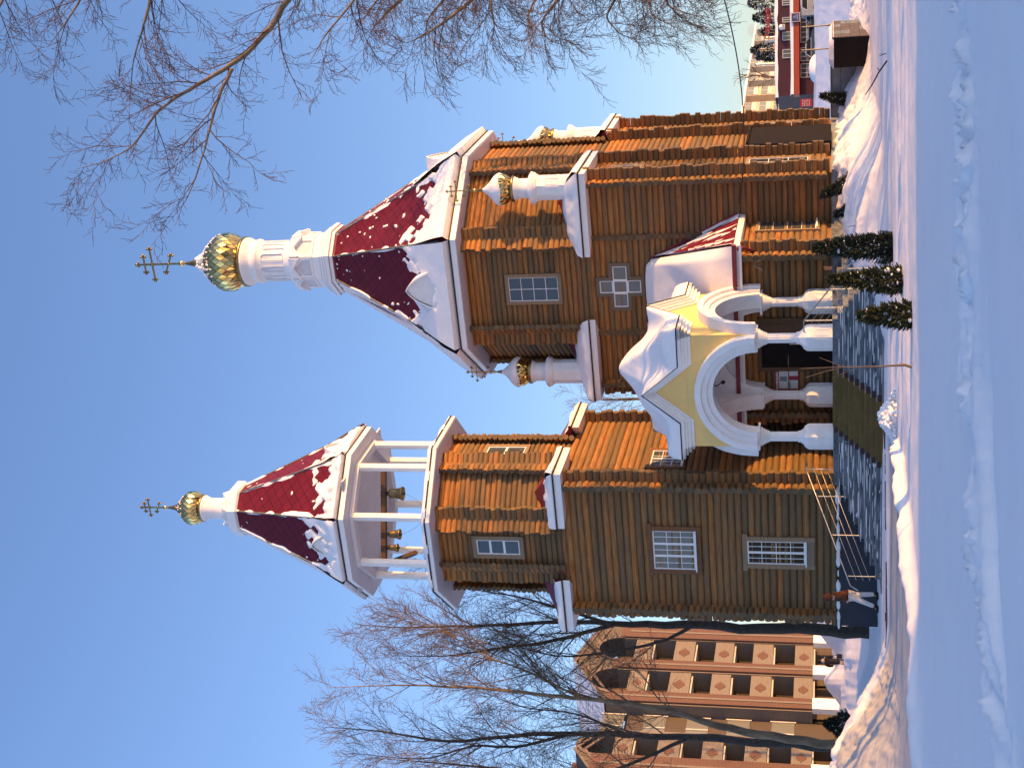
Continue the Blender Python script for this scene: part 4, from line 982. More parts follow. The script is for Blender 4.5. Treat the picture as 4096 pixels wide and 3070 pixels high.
# ================================================================== terrain
def interp(x, xs, ys): return np.interp(x, xs, ys)
def terrain(x, y):
    x = np.asarray(x, float); y = np.asarray(y, float)
    z = .10 + .026 * np.maximum(0, y - 55) * sst(55, 70, y) * (1 - sst(260, 700, y) * .0)
    z = np.minimum(z, .1 + .026 * 260)
    n1 = fbm(x * .35, y * .35, 4, 5) - .5; n2 = fbm(x * 1.5, y * 1.5, 4, 6) - .5; n3 = fbm(x * 5, y * 5, 3, 7) - .5
    z = z + .10 * n1 + .03 * n2
    # untouched field in front of the camera, with a trodden trench
    fld = 1 - sst(20, 25, y + .25 * x); z = z + fld * (.10 + .05 * (vnoise(x * .25, y * .25, 9) - .5))
    yc = interp(x, [-4.5, -3.1, -1.5, 0, 2, 4, 6], [10.2, 11.0, 12.35, 13.35, 13.8, 14.35, 14.7]) + .22 * (vnoise(x * .9, x * 0, 12) - .5)
    d = np.abs(y - yc); w = .58 + .30 * (vnoise(x * 1.1, 0 * x, 14) - .5)
    inn = 1 - sst(w * .62, w, d); steps = vnoise(x * 2.2, (y - yc) * 1.6, 15)
    ch = np.abs(2 * vnoise(x * 1.7 + 3, (y - yc) * 2.4, 15) - 1); ck = np.abs(2 * vnoise(x * 3.9, (y - yc) * 4.6 + 7, 18) - 1)
    z = z + inn * (-.26 + .30 * (1 - ch) ** 1.5 + .12 * (1 - ck) + .10 * (fbm(x * 8, y * 8, 3, 17) - .5)) + .17 * np.exp(-((d - w * 1.0) / .15) ** 2) * np.clip(vnoise(x * 1.5, y * .8, 16) - .25, 0, 1) + .07 * np.exp(-((d - w) / .34) ** 2) * (fbm(x * 6, y * 6, 3, 19) - .45)
    d2 = np.abs(y - (yc - .9 - .25 * (x + 1))); z = z - .10 * (1 - sst(.08, .22, d2)) * sst(1.5, -1, x) * sst(-6, -2, x) * (.4 + vnoise(x * 2.1, 0 * x, 44))
    # ploughed road on the left
    yn = interp(x, [-30, -14, -6.3, -4.2, -2.65, -1.56, -1.2, -1.0], [14, 17.5, 22.3, 24.5, 27.0, 30.0, 34.0, 38.5])
    inr = sst(0, .5, y - yn) * (1 - sst(37.2, 37.7, y)) * (x < -.9)
    z = z * (1 - inr) + inr * (.04 + .05 * (fbm(x * .7, y * 5, 3, 31) - .5))
    berm = np.exp(-((y - yn + .75) / .55) ** 2) * sst(-.6, -1.6, x) * (x > -40)
    z = z + berm * (.20 + .16 * n1 * 2 + .12 * n2)
    # sunlit packed lane with ruts, in front of the church
    lane = sst(22, 25, y) * (1 - sst(37, 41, y)) * sst(-2.2, .5, x)
    for yr, dep in ((26.4, .05), (27.6, .03), (29.6, .06), (31.2, .05), (34.0, .05)):
        yy = yr + .10 * x + .2 * (vnoise(x * .35, 0 * x + yr, 33) - .5); z = z - lane * dep * np.exp(-((y - yy) / .22) ** 2) + lane * .5 * dep * np.exp(-((y - yy - .5) / .3) ** 2)
    # bank against the church on the right
    A = interp(x, [1.15, 1.7, 2.8, 3.6, 5.0, 7.5, 9, 11, 13.2, 14.5, 16, 18, 24], [0, .22, .58, .80, 1.02, 1.34, 1.24, 1.10, 1.02, .78, .5, .35, .2])
    y0 = interp(x, [1, 4, 6, 8, 10, 12, 16], [35.5, 36, 38, 42, 48, 51, 54]); y1 = y0 + interp(x, [1, 4, 8, 12], [6.5, 7.0, 8.5, 7.0])
    bk = sst(0, 1, (y - y0) / (y1 - y0)) * (1 - sst(59, 66, y) * sst(6, 9, x))
    lump = sst(6, 9, x) * sst(40, 46, y) * (1 - sst(58, 63, y))
    z = z + bk * A * (1 + .25 * n1) + lump * (.30 * n2 + .22 * n3) * bk
    z = z + bk * sst(1.5, 3, x) * (.20 * n2 + .10 * n3 + .22 * (fbm(x * .8 + 5, y * .8, 3, 71) - .5)) + .10 * np.exp(-(((y - y0 - .6) / .9) ** 2)) * sst(5, 8, x) * (n2 + .6 * n3)
    # big pile on the left
    hx = interp(x, [-30, -14, -10.7, -9.8, -9.06, -8.0, -7.2, -6.6], [1.6, 1.5, 1.38, 1.30, .92, .30, .06, 0])
    pile = sst(29.5, 36.8, y - .10 * (x + 8)) * (1 - sst(38.5, 42, y)); z = z + pile * hx * (1 + .22 * n2 + .25 * n1) + .20 * n3 * pile * (hx > .1)
    # small drifts left of the tower
    z = z + .55 * np.exp(-(((x + 11.6) / 1.2) ** 2 + ((y - 52) / 3.) ** 2)) + .5 * sst(-11, -14, x) * sst(60, 68, y) * (1 - sst(95, 110, y)) * (.6 + 1.4 * n1 + .6 * n2)
    z = z + 1.2 * np.exp(-(((x + 15.2) / 1.1) ** 2 + ((y - 85) / 2.0) ** 2)) + 1.0 * np.exp(-(((x + 18.2) / 1.0) ** 2 + ((y - 85) / 2.0) ** 2))
    # rising snow beyond the church, right
    z = z + sst(7, 14, x) * sst(62, 75, y) * (.35 * (fbm(x * .12, y * .2, 3, 55) - .5) + .06 * n2)
    return z, inr
def tz(x, y): return float(terrain(np.array([x]), np.array([y]))[0][0])
angs = np.concatenate([np.linspace(-16.6, 16.6, 560), np.linspace(18, 342, 55)]); 
rr = np.concatenate([[1.5, 3, 5, 7], 8.5 * np.exp(np.linspace(0, math.log(62 / 8.5), 430)), 62 * np.exp(np.linspace(.02, math.log(3500 / 62), 90))])
Aa, Rr = np.meshgrid(np.radians(angs), rr); X = Rr * np.sin(Aa); Y = Rr * np.cos(Aa)
Z, ROAD = terrain(X, Y); far = (np.abs(Aa) > rad(17)) & (np.abs(Aa) < rad(343)); Z = np.where(far, np.minimum(Z, 1.2), Z)
nA, nR = len(angs), len(rr); vs = np.stack([X, Y, Z], -1).reshape(-1, 3); vs = np.vstack([vs, [[0, 0, float(Z[0].mean())]]])
ii, jj = np.meshgrid(np.arange(nA), np.arange(nR - 1)); i2 = (ii + 1) % nA
quads = np.stack([jj * nA + ii, jj * nA + i2, (jj + 1) * nA + i2, (jj + 1) * nA + ii], -1).reshape(-1, 4)
me = bpy.data.meshes.new('snow_ground'); fs = quads.tolist() + [[nR * nA, (k + 1) % nA, k] for k in range(nA)]
me.from_pydata(vs.tolist(), [], fs); me.materials.append(MATS['ground_snow']); me.polygons.foreach_set('use_smooth', [True] * len(fs))
at_ = me.attributes.new('road', 'FLOAT', 'POINT'); at_.data.foreach_set('value', np.append(ROAD.reshape(-1), 0).astype(np.float32))
me.update(); g = bpy.data.objects.new('snow_ground', me); COL.objects.link(g); tag(g, kind='structure')
# kerb of dark stones between road and stairs
kb = MB(); rg = random.Random(12)
Yk = 38.35; x = -13.0
while x < -1.0:
    w = rg.uniform(.25, .9)
    if rg.random() < .8 and tz(x, Yk) < .35: kb.box(x, x + w - .03, Yk - .08, Yk + .08, -.1, .135 + rg.uniform(-.01, .02))
    x += w + (rg.uniform(0, .25) if rg.random() < .3 else 0)
kb = kb.build('kerb', ['maroon_stone']); tag(kb, kind='structure')
# heap of snow clods in the sun by the road's end
hp = MB(); rg = random.Random(21); hc = ground(1400, 3584, .1)
for k in range(420):
    a, q = rg.gauss(0, .21), rg.gauss(0, .22); h = .40 * math.exp(-(a * a / .13 + q * q / .2)); r = rg.uniform(.02, .06)
    hp.ball((hc[0] + a * 1.15, hc[1] + q, .10 + h * rg.uniform(.55, 1.)), r, 5, 0, (rg.uniform(.8, 1.3), 1, rg.uniform(.7, 1.1)))
hp.ball((hc[0], hc[1], .1), 1, 10, 0, (.42, .36, .34)); hp.ball((hc[0] - .45, hc[1] - .1, .08), 1, 8, 0, (.3, .25, .16)); hp = hp.build('snow_heap', ['snow']); tag(hp, 'small sunlit heap of snow clods at the end of the ploughed road', 'snow heap')

# ================================================================== plants
def polyline(p, d, L, n, wander, droop, rng, up=0.):
    pts = [np.array(p, float)]; d = np.array(d, float); d /= np.linalg.norm(d)
    for i in range(n):
        d = d + np.array([rng.gauss(0, wander), rng.gauss(0, wander), rng.gauss(0, wander) - droop + up]); d /= np.linalg.norm(d)
        pts.append(pts[-1] + d * L / n)
    return pts
def sprout(mb, pts, rads, lv, P, rng, start=None):
    p = P[lv]; seg = [np.linalg.norm(pts[i + 1] - pts[i]) for i in range(len(pts) - 1)]; tot = sum(seg); s = tot * (p['start'] if start is None else start)
    while s < tot * .985:
        acc = 0
        for i, q in enumerate(seg):
            if acc + q >= s: break
            acc += q
        f = (s - acc) / seg[i]; b = pts[i] + (pts[i + 1] - pts[i]) * f; tg = (pts[i + 1] - pts[i]) / seg[i]; r0 = rads[i] + (rads[i + 1] - rads[i]) * f
        a = rng.uniform(*p['ang']); v = np.array([rng.gauss(0, 1), rng.gauss(0, 1), rng.gauss(0, .8)]) + np.array(p.get('bias', (0, 0, 0))); v -= tg * (v @ tg); v /= np.linalg.norm(v) + 1e-9
        d = tg * math.cos(a) + v * math.sin(a); fr = s / tot
        L = p['len'] * (1 - p['taper'] * fr) * rng.uniform(.55, 1.15); r = min(r0 * .62, p['r'] * (L / p['len'] + .3))
        n = p['n']; pl = polyline(b, d, L, n, p['wander'], p['droop'], rng, p.get('up', 0)); rs = [max(r * (1 - .8 * k / n), P['min']) for k in range(n + 1)]
        mb.tube(pl, rs, 4 if r > .02 else 3, p.get('m', 1), .5, False)
        if lv + 1 < len([k for k in P if isinstance(k, int)]): sprout(mb, pl, rs, lv + 1, P, rng)
        s += p['sp'] * rng.uniform(.6, 1.4)
def tree(name, label, trunks, P, seed, group=None, mats=('bark_dark', 'twig'), limbs=()):
    """trunks / limbs: list of (points, radii, level to sprout from, start)"""
    rng = random.Random(seed); b = np.array(trunks[0][0][0]); th = thing(name, label, 'tree', b, 0, group)
    mt, mc = MB(), MB(); 
    for pts, rads, lv, st in list(trunks) + list(limbs):
        pts = [np.array(q, float) - b for q in pts]
        # smooth the polyline
        T_ = np.linspace(0, len(pts) - 1, (len(pts) - 1) * 5 + 1); ar = np.array(pts); 
        sm_ = np.stack([np.interp(T_, np.arange(len(pts)), ar[:, k]) for k in range(3)], 1); r_ = np.interp(T_, np.arange(len(pts)), rads)
        for _ in range(2): sm_[1:-1] = .25 * sm_[:-2] + .5 * sm_[1:-1] + .25 * sm_[2:]
        sm_[1:-1] += np.array([[rng.gauss(0, .4), rng.gauss(0, .4), 0] for _ in range(len(sm_) - 2)]) * r_[1:-1, None] * .5
        mt.tube(list(sm_), list(r_), 8 if max(r_) > .06 else 5, 0, .5, False); sprout(mc, list(sm_), list(r_), lv, P, rng, st)
    mt.build('trunk', [mats[0], mats[1]], th); mc.build('crown', [mats[1], mats[1]], th); return th
# birches left, behind the tower
PL = {'min': .0062, 0: dict(start=.25, sp=.50, ang=(.4, .75), len=4.2, taper=.55, r=.030, n=7, wander=.07, droop=.0, up=.045, m=0),
      1: dict(start=.12, sp=.25, ang=(.4, .9), len=1.6, taper=.5, r=.011, n=5, wander=.10, droop=.0, up=.03), 2: dict(start=.1, sp=.15, ang=(.4, .9), len=.6, taper=.4, r=.0066, n=3, wander=.14, droop=.01)}
A_ = lambda Y, *uv: [at(u, v, Y) for u, v in uv]
tree('birch_tree', 'birch with a dark trunk rising right beside the left log wall of the bell tower',
     [(A_(57, (540, 3500), (556, 3200), (572, 2800), (578, 2450)), [.27, .24, .19, .12], 0, .9),],
     PL, 31, 'bare birches on the left', ('bark_dark', 'twig_pale'),
     [(A_(57, (578, 2450), (585, 2250), (570, 1950), (560, 1600), (575, 1420)), [.11, .09, .06, .03, .01], 0, .1), (A_(57.5, (578, 2470), (515, 2250), (480, 2000), (445, 1780), (450, 1560)), [.10, .08, .055, .03, .01], 0, .1),
      (A_(56, (574, 2780), (500, 2640), (460, 2420), (440, 2230), (520, 1950)), [.08, .065, .05, .035, .01], 0, .2), (A_(57.5, (580, 2430), (640, 2240), (690, 2050), (730, 1780)), [.08, .06, .035, .01], 0, .1)])
tree('birch_tree', 'leaning birch on the left with a pale trunk lit golden by the sun',
     [(A_(55.3, (86, 3480), (112, 3150), (165, 2870), (226, 2700), (271, 2430), (291, 2200), (318, 1950), (334, 1650), (322, 1310)), [.20, .18, .15, .115, .095, .08, .06, .035, .008], 0, .42)],
     PL, 32, 'bare birches on the left', ('bark_birch', 'twig_pale'),
     [(A_(55.3, (282, 2320), (380, 2130), (450, 1930), (560, 1760), (620, 1560)), [.05, .045, .035, .02, .008], 0, .1), (A_(55.6, (274, 2390), (330, 2200), (470, 2050), (540, 1800), (560, 1650)), [.05, .04, .03, .02, .008], 0, .1), (A_(55, (190, 2800), (260, 2640), (390, 2560), (440, 2430)), [.04, .03, .02, .008], 0, .2)])
tree('birch_tree', 'dark upright birch at the left edge in front of the brick building',
     [(A_(61, (74, 3480), (106, 3100), (128, 2700), (133, 2450), (138, 2140), (100, 1790), (150, 1520), (165, 1290)), [.26, .20, .15, .13, .10, .07, .04, .01], 0, .35)],
     PL, 33, 'bare birches on the left', ('bark_dark', 'twig_pale'),
     [(A_(61, (136, 2280), (80, 2060), (95, 1900), (30, 1700), (60, 1400)), [.08, .065, .05, .03, .01], 0, .1), (A_(60, (125, 2760), (30, 2560), (-60, 2300), (-90, 1900)), [.09, .07, .05, .015], 0, .15), (A_(61, (131, 2520), (220, 2310), (240, 2090), (320, 1890)), [.06, .045, .03, .01], 0, .1)])
tree('birch_tree', 'slender bare birch cut by the left edge of the picture',
     [(A_(58, (-124, 3490), (-90, 2800), (-40, 2300), (10, 1900), (40, 1500)), [.18, .15, .10, .05, .01], 0, .3)], PL, 34, 'bare birches on the left', ('bark_dark', 'twig_pale'))
tree('birch_tree', 'small bare tree far behind, seen through the gap between tower and church',
     [(A_(78, (1478, 3330), (1480, 2900), (1475, 2560), (1470, 2330)), [.2, .16, .08, .01], 0, .3)], PL, 35, 'bare birches on the left', ('bark_dark', 'twig_pale'))
# birches right
PR = {'min': .0050, 0: dict(start=.15, sp=.38, ang=(.5, .95), len=2.5, taper=.45, r=.018, n=8, wander=.09, droop=.035, m=0),
      1: dict(start=.1, sp=.20, ang=(.45, 1.0), len=1.0, taper=.4, r=.0085, n=6, wander=.13, droop=.03), 2: dict(start=.1, sp=.12, ang=(.4, 1.0), len=.34, taper=.3, r=.0055, n=3, wander=.2, droop=.02)}
Y = 28.0
trunkA = [at(3640, 3470, Y), at(3620, 2700, Y), at(3560, 1900, Y), at(3500, 1200, Y), at(3470, 500, Y), at(3430, -200, Y)]
tree('birch_tree', 'near birch at the right edge, one thick limb reaching up across the sky', [(trunkA, [.26, .22, .18, .14, .09, .03], 0, .55)], PR, 41, 'birches on the right', ('bark_birch', 'twig'),
     [(A_(28, (3540, 1750), (3290, 1420), (3075, 1150), (2960, 1085), (2830, 960), (2730, 790), (2640, 640), (2480, 530), (2420, 410), (2395, 310)), [.11, .095, .078, .066, .056, .045, .032, .02, .012, .006], 0, .28),
      (A_(28, (2795, 930), (2700, 880), (2600, 850), (2480, 820), (2350, 780), (2260, 740), (2200, 690)), [.045, .038, .03, .022, .016, .01, .006], 0, .05),
      (A_(28.6, (3480, 700), (3200, 620), (3060, 600), (2950, 570), (2820, 530), (2660, 520)), [.07, .05, .035, .025, .015, .006], 0, .25),
      (A_(28.5, (3440, 200), (3250, 90), (3100, 30), (3010, -20), (2900, -60)), [.06, .05, .035, .02, .006], 0, .25),
      (A_(27.6, (3460, 420), (3240, 360), (3080, 330), (2960, 250), (2880, 190)), [.06, .045, .03, .015, .006], 0, .25),
      (A_(27.5, (3550, 1650), (3250, 1500), (3070, 1420), (2930, 1300), (2820, 1240)), [.07, .05, .03, .018, .006], 0, .3)])
PB = {'min': .0050, 0: dict(start=.15, sp=.24, ang=(.45, .95), len=2.7, taper=.45, r=.017, n=9, wander=.08, droop=.055, m=0),
      1: dict(start=.1, sp=.19, ang=(.4, .95), len=1.2, taper=.4, r=.0075, n=6, wander=.10, droop=.075), 2: dict(start=.1, sp=.13, ang=(.3, .9), len=.42, taper=.3, r=.0055, n=3, wander=.14, droop=.06)}
Y = 38
trunkB = [at(3560, 3440, Y), at(3540, 2800, Y), at(3500, 2100, Y), at(3460, 1400, Y), at(3430, 800, Y)]
tree('birch_tree', 'drooping birch at the right edge, its dense fine twigs hanging beside the tent roof', [(trunkB, [.30, .25, .19, .12, .03], 0, .45)], PB, 42, 'birches on the right', ('bark_birch', 'twig'),
     [(A_(38, (3520, 2500), (3300, 2150), (3080, 1900), (2990, 1790), (2930, 1700), (2900, 1640)), [.10, .08, .06, .045, .025, .008], 0, .25),
      (A_(38.5, (3510, 2300), (3260, 1900), (3070, 1600), (2990, 1520), (2940, 1480)), [.09, .07, .05, .03, .008], 0, .25),
      (A_(37.5, (3530, 2650), (3300, 2420), (3080, 2240), (2980, 2160), (2910, 2190), (2880, 2280)), [.08, .07, .05, .03, .015, .006], 0, .25),
      (A_(38.4, (3530, 2750), (3280, 2600), (3090, 2470), (3000, 2420), (2930, 2480), (2910, 2560)), [.08, .06, .045, .028, .014, .006], 0, .25),
      (A_(37.4, (3500, 2150), (3260, 2000), (3060, 1960), (2960, 1980), (2890, 1960)), [.07, .055, .04, .02, .006], 0, .25),
      (A_(37.8, (3545, 2900), (3300, 2780), (3120, 2690), (3050, 2660), (3010, 2760), (3000, 2840)), [.07, .055, .04, .025, .014, .006], 0, .3)])
PBs = dict(PB); 
tree('birch_tree', 'farther birch on the right behind the drooping one, twigs reddish in the sun', [(A_(47, (3520, 3420), (3480, 2700), (3420, 2000), (3360, 1300)), [.28, .22, .15, .03], 0, .35)], PB, 43, 'birches on the right', ('bark_birch', 'twig_pale'),
     [(A_(47, (3450, 2200), (3240, 1950), (3080, 1780), (2980, 1700), (2900, 1720)), [.09, .07, .05, .03, .008], 0, .25), (A_(47, (3400, 1900), (3200, 1650), (3060, 1500), (2960, 1430)), [.08, .06, .04, .008], 0, .25), (A_(47, (3470, 2500), (3250, 2300), (3090, 2150), (2990, 2100), (2930, 2180)), [.08, .06, .045, .025, .008], 0, .25), (A_(47, (3490, 2850), (3280, 2700), (3100, 2600), (3010, 2600), (2960, 2700)), [.08, .06, .045, .025, .008], 0, .25)])
# trunks beyond the right edge whose shadows cross the lane
for x, y, sd in ((13.5, 26.2, 51), (17.5, 30.6, 52)):
    tree('birch_tree', ('bare birch outside the right edge, nearest the lane' if sd == 51 else 'bare birch outside the right edge, behind the nearest one'), [([(x, y, -.2), (x + .1, y, 4), (x, y + .1, 8), (x + .3, y, 13)], [.17, .14, .10, .02], 1, .4)], PB, sd, 'birches on the right', ('bark_birch', 'twig'))

def clone(src, loc, rz, label, sc=1.):
    r = src.copy(); COL.objects.link(r); r.location = loc; r.rotation_euler = (0, 0, rz); r.scale = (sc,) * 3; r['label'] = label
    for ch in list(src.children):
        c = ch.copy(); COL.objects.link(c); c.parent = r
    return r
src_b = [o for o in bpy.data.objects if o.name.startswith('birch_tree') and 'drooping' in o.get('label', '')][0]
for k, (x, y, rz, sc) in enumerate(((25, 29.5, 2.6, .8), (31, 26.5, 4.0, .9), (37, 25, .8, .8))):
    clone(src_b, (x, y, -.1), rz, 'bare birch standing beyond the right edge, number %s from the lane' % ('one', 'two', 'three', 'four', 'five')[k], sc)
for k, (x, y, rz, sc) in enumerate(((15.5, 39.5, .4, .26), (17.2, 38.2, 1.7, .30), (19.5, 38.8, 3.0, .28), (18.6, 36.4, 4.1, .30), (22.5, 35.4, 5.0, .32))):  # small birch copies added out of view to shade the snow bank
    clone(src_b, (x, y, -.1), rz, 'unseen bare bush added beyond the right edge to shade the bank, number %s from the church' % ('one', 'two', 'three', 'four', 'five')[k], sc)
def thuja(label, U, Vb, Vt, Wpx, z, Yd=None, seed=1, mat='thuja', lean=0., snowy=40, ragged=.25, group='thujas beside the stairs'):
    rng = random.Random(seed)
    if Yd is None:
        for _ in range(6): b = ground(U, Vb, z); z = .5 * z + .5 * tz(b[0], b[1])
        b[2] = tz(b[0], b[1])
    else: b = at(U, Vb, Yd)
    k = F / b[1]; H = (Vb - Vt) / k; W = Wpx / k / 2
    th = thing('thuja_bush', label, 'shrub', b, 0, group); mb, ms = MB(), MB(); tr = MB()
    tr.tube([(0, 0, -.2), (0, 0, H * .5), (lean * H, 0, H)], [.03, .02, .008], 6); tr.build('trunk', ['bark_dark'], th)
    n = int(2600 * max(.5, min(1.4, H * W * 2)))
    for i in range(n):
        q = rng.random() ** 1.25 - .02; a = rng.uniform(0, 2 * math.pi); prof = (1 - q) ** .75 * (.72 + .28 * min(1, max(0, q) * 6 + .3)); r = W * prof * math.sqrt(rng.uniform(.12, 1)) * (1 + ragged * (float(vnoise(a * 1.2, q * 6, seed)) - .3))
        c = np.array([r * math.cos(a) + lean * H * q, r * math.sin(a), H * q]); out = np.array([math.cos(a), math.sin(a), rng.uniform(.1, 1.5)]); out /= np.linalg.norm(out)
        s = np.cross(out, [rng.gauss(0, 1), rng.gauss(0, 1), rng.gauss(0, 1)]); s /= np.linalg.norm(s) + 1e-9; L = rng.uniform(.05, .12) * (1 + .4 * ragged); w = rng.uniform(.012, .03)
        mb.add([c - s * w, c + s * w, c + out * L + s * w * .3, c + out * L - s * w * .3], [(0, 1, 2, 3)], 0)
    mb.build('foliage', [mat], th)
    for i in range(snowy):
        q = rng.random() ** .9 * .95; a = rng.uniform(0, 2 * math.pi); r = W * (1 - q) ** .75 * rng.uniform(.7, 1.0); s = rng.uniform(.008, .032) * (1.9 if rng.random() < .12 else 1)
        ms.ball((r * math.cos(a) + lean * H * q, r * math.sin(a), H * q), 1, 6, 0, (s * rng.uniform(.8, 1.9), s, s * rng.uniform(.5, 1.2)))
    ms.build('snow_clumps', ['snow'], th); return th
thuja('snow dusted thuja nearest the stairs, lowest and leftmost of the clipped row', 1810, 3646, 3445, 108, .16, None, 61, 'thuja', 0, 46)
thuja('tall conical thuja lit brown green, between the lowest bush and the dark one', 1949, 3607, 3330, 108, .18, None, 62, 'thuja', .04, 60)
thuja('dark ragged thuja with snow clumps in front of the downpipe', 2086, 3570, 3268, 112, .25, None, 63, 'thuja_blue', 0, 60, .7)
thuja('small leaning dark thuja on the snow bank before the log corner', 2262, 3478, 3345, 60, .75, 43.2, 64, 'thuja_blue', -.35, 22, .8)
thuja('spiky dark thuja on the bank below the right corner of the church', 2360, 3428, 3290, 62, .9, 44.6, 65, 'thuja_blue', -.5, 20, .9)
thuja('lone dark thuja by the grey terrace wall on the right', 2672, 3400, 3288, 46, 1.0, 54, 66, 'thuja_blue', .2, 20, .9)
thuja('snow covered bush behind the big snow pile on the left', 165, 3400, 3302, 100, .8, 62, 67, 'thuja_blue', .1, 90, .9, 'bush on the left')
# bare sapling and sticks
sb = ground(1604, 3645, .17); th = thing('sapling', 'bare brown sapling with a few thin shoots standing in the snow before the stairs', 'sapling', sb)
A = lambda u, v, dy=0: at(u, v, sb[1] + dy) - sb
mb = MB(); mb.tube([A(1602, 3648), A(1611, 3620), A(1608, 3560), A(1604, 3500), A(1603, 3440), A(1603, 3370)], [.026, .024, .018, .014, .011, .007], 7)
mb.build('stem', ['twig_pale'], th); mb = MB()
for pl, r in (([(1603, 3370), (1601, 3310), (1596, 3202)], .008), ([(1604, 3365), (1620, 3330), (1641, 3277)], .006), ([(1603, 3385), (1585, 3300), (1560, 3222)], .007), ([(1603, 3440), (1585, 3390), (1556, 3325)], .006), ([(1605, 3500), (1596, 3480), (1575, 3455)], .005), ([(1610, 3625), (1620, 3600)], .006)):
    mb.tube([A(u, v, .05 * i) for i, (u, v) in enumerate(pl)], [r, r * .8, r * .5][:len(pl)], 5)
mb.build('shoot', ['twig_pale'], th)
def stick(label, a, b, r, z=.15):
    p, q = np.array(a), np.array(b); th = thing('stick', label, 'stick', p, 0, 'dead sticks in the snow'); mb = MB(); d = q - p
    mb.tube([(0, 0, 0), d * .35 + (0, 0, .02), d * .7 - (0, 0, .01), d], [r, r * .9, r * .8, r * .5], 6); mb.tube([d * .3, d * .22 + np.array([.02, 0, .12])], [r * .6, r * .3], 5)
    mb.build('branch', ['bark_dark'], th)
p = ground(2827, 3548, .2); stick('long dark stick leaning out of the snow on the right', p, at(2690, 3461, p[1] + .4), .022)
p = ground(2855, 3544, .2); stick('short dark stick beside the long one in the snow', p, at(2846, 3516, p[1] + .1), .012)
p = ground(2184, 3482, .55); stick('thin upright stick in the snow bank below the annex window', at(2181, 3484, 41.5), at(2163, 3389, 41.5), .014)

# ================================================================== people
def skin_mesh(name, J, Ed, mat, parent, sub=2, root=0):
    me = bpy.data.meshes.new(name); me.from_pydata([tuple(j[0]) for j in J], Ed, []); o = bpy.data.objects.new(name, me); COL.objects.link(o)
    md = o.modifiers.new('s', 'SKIN'); md.use_smooth_shade = True; md.branch_smoothing = .6; o.modifiers.new('d', 'SUBSURF').levels = sub
    for i, j in enumerate(J):
        v = me.skin_vertices[0].data[i]; r = j[1]; v.radius = (r, r) if np.isscalar(r) else r; v.use_root = (i == root)
    dg = bpy.context.evaluated_depsgraph_get(); nm = bpy.data.meshes.new_from_object(o.evaluated_get(dg)); bpy.data.objects.remove(o)
    nm.materials.clear(); nm.materials.append(MATS[mat]); nm.polygons.foreach_set('use_smooth', [True] * len(nm.polygons))
    o = bpy.data.objects.new(name, nm); COL.objects.link(o); o.parent = parent; return o
pb = ground(684, 3516, .11); ps = thing('person', 'person in a brown hooded jacket and white trousers walking left past the stairs', 'person', (pb[0], pb[1], tz(pb[0], pb[1])), 0)
legs = [((.02, .09, .90), .10), ((.05, .09, .50), .065), ((.07, .08, .10), .045), ((-.06, .08, .04), .04), ((.0, -.09, .90), .10), ((-.15, -.10, .50), .065), ((-.30, -.10, .11), .045), ((-.44, -.10, .06), .04)]
J = [((.0, 0, .95), (.13, .16))] + legs + [((-.02, 0, 1.20), (.12, .16)), ((-.04, 0, 1.40), (.10, .16)), ((-.06, 0, 1.47), .06), ((-.09, 0, 1.58), (.09, .085)), ((-.10, 0, 1.64), .07),
     ((-.03, .19, 1.37), .06), ((.02, .24, 1.13), .045), ((-.12, .20, .98), .035), ((-.20, .17, .97), .035), ((-.03, -.19, 1.37), .06), ((.02, -.24, 1.13), .045), ((-.12, -.20, .98), .035), ((-.20, -.17, .97), .035), ((-.18, 0, 1.57), .02)]
Ed = [(0, 1), (1, 2), (2, 3), (3, 4), (0, 5), (5, 6), (6, 7), (7, 8), (0, 9), (9, 10), (10, 11), (11, 12), (12, 13), (10, 14), (14, 15), (15, 16), (16, 17), (10, 18), (18, 19), (19, 20), (20, 21), (12, 22)]
skin_mesh('body', J, Ed, 'skin', ps)
J = [((.0, 0, .92), (.14, .17)), ((.02, .09, .84), .115), ((.05, .09, .50), .085), ((.07, .08, .12), .072), ((.0, -.09, .84), .115), ((-.15, -.10, .50), .085), ((-.29, -.10, .14), .072)]
skin_mesh('trousers', J, [(0, 1), (1, 2), (2, 3), (0, 4), (4, 5), (5, 6)], 'white_cloth', ps)
J = [((.01, 0, .90), (.19, .20)), ((.0, 0, 1.0), (.20, .215)), ((-.02, 0, 1.20), (.185, .215)), ((-.04, 0, 1.38), (.15, .20)), ((-.05, 0, 1.47), (.10, .11)), ((-.03, .21, 1.36), .085), ((.03, .27, 1.13), .075), ((-.12, .22, .99), .065), ((-.03, -.21, 1.36), .085), ((.03, -.27, 1.13), .075), ((-.12, -.22, .99), .065)]
jk = skin_mesh('jacket', J, [(0, 1), (1, 2), (2, 3), (3, 4), (3, 5), (5, 6), (6, 7), (3, 8), (8, 9), (9, 10)], 'brown_cloth', ps)
mb = MB(); mb.ball((-.065, 0, 1.58), .150, 14, 0, (.98, .92, 1.1)); mb.build('hood', ['brown_cloth'], jk)
for fx, fy, fz, yaw in ((.05, .08, .05, 0), (-.33, -.10, .06, 0)):
    mb = MB(); mb.ball((fx - .04, fy, fz), 1, 8, 0, (.15, .055, .055)); mb.ball((fx + .03, fy, fz + .04), 1, 8, 0, (.065, .055, .075)); mb.build('boot', ['boot'], ps)
pb = at(424, 3392, 80.); p2 = thing('person', 'person in a long black coat and cap with a black bag, far left', 'person', (pb[0], pb[1], min(pb[2], tz(pb[0], pb[1]) + .05)), 0)
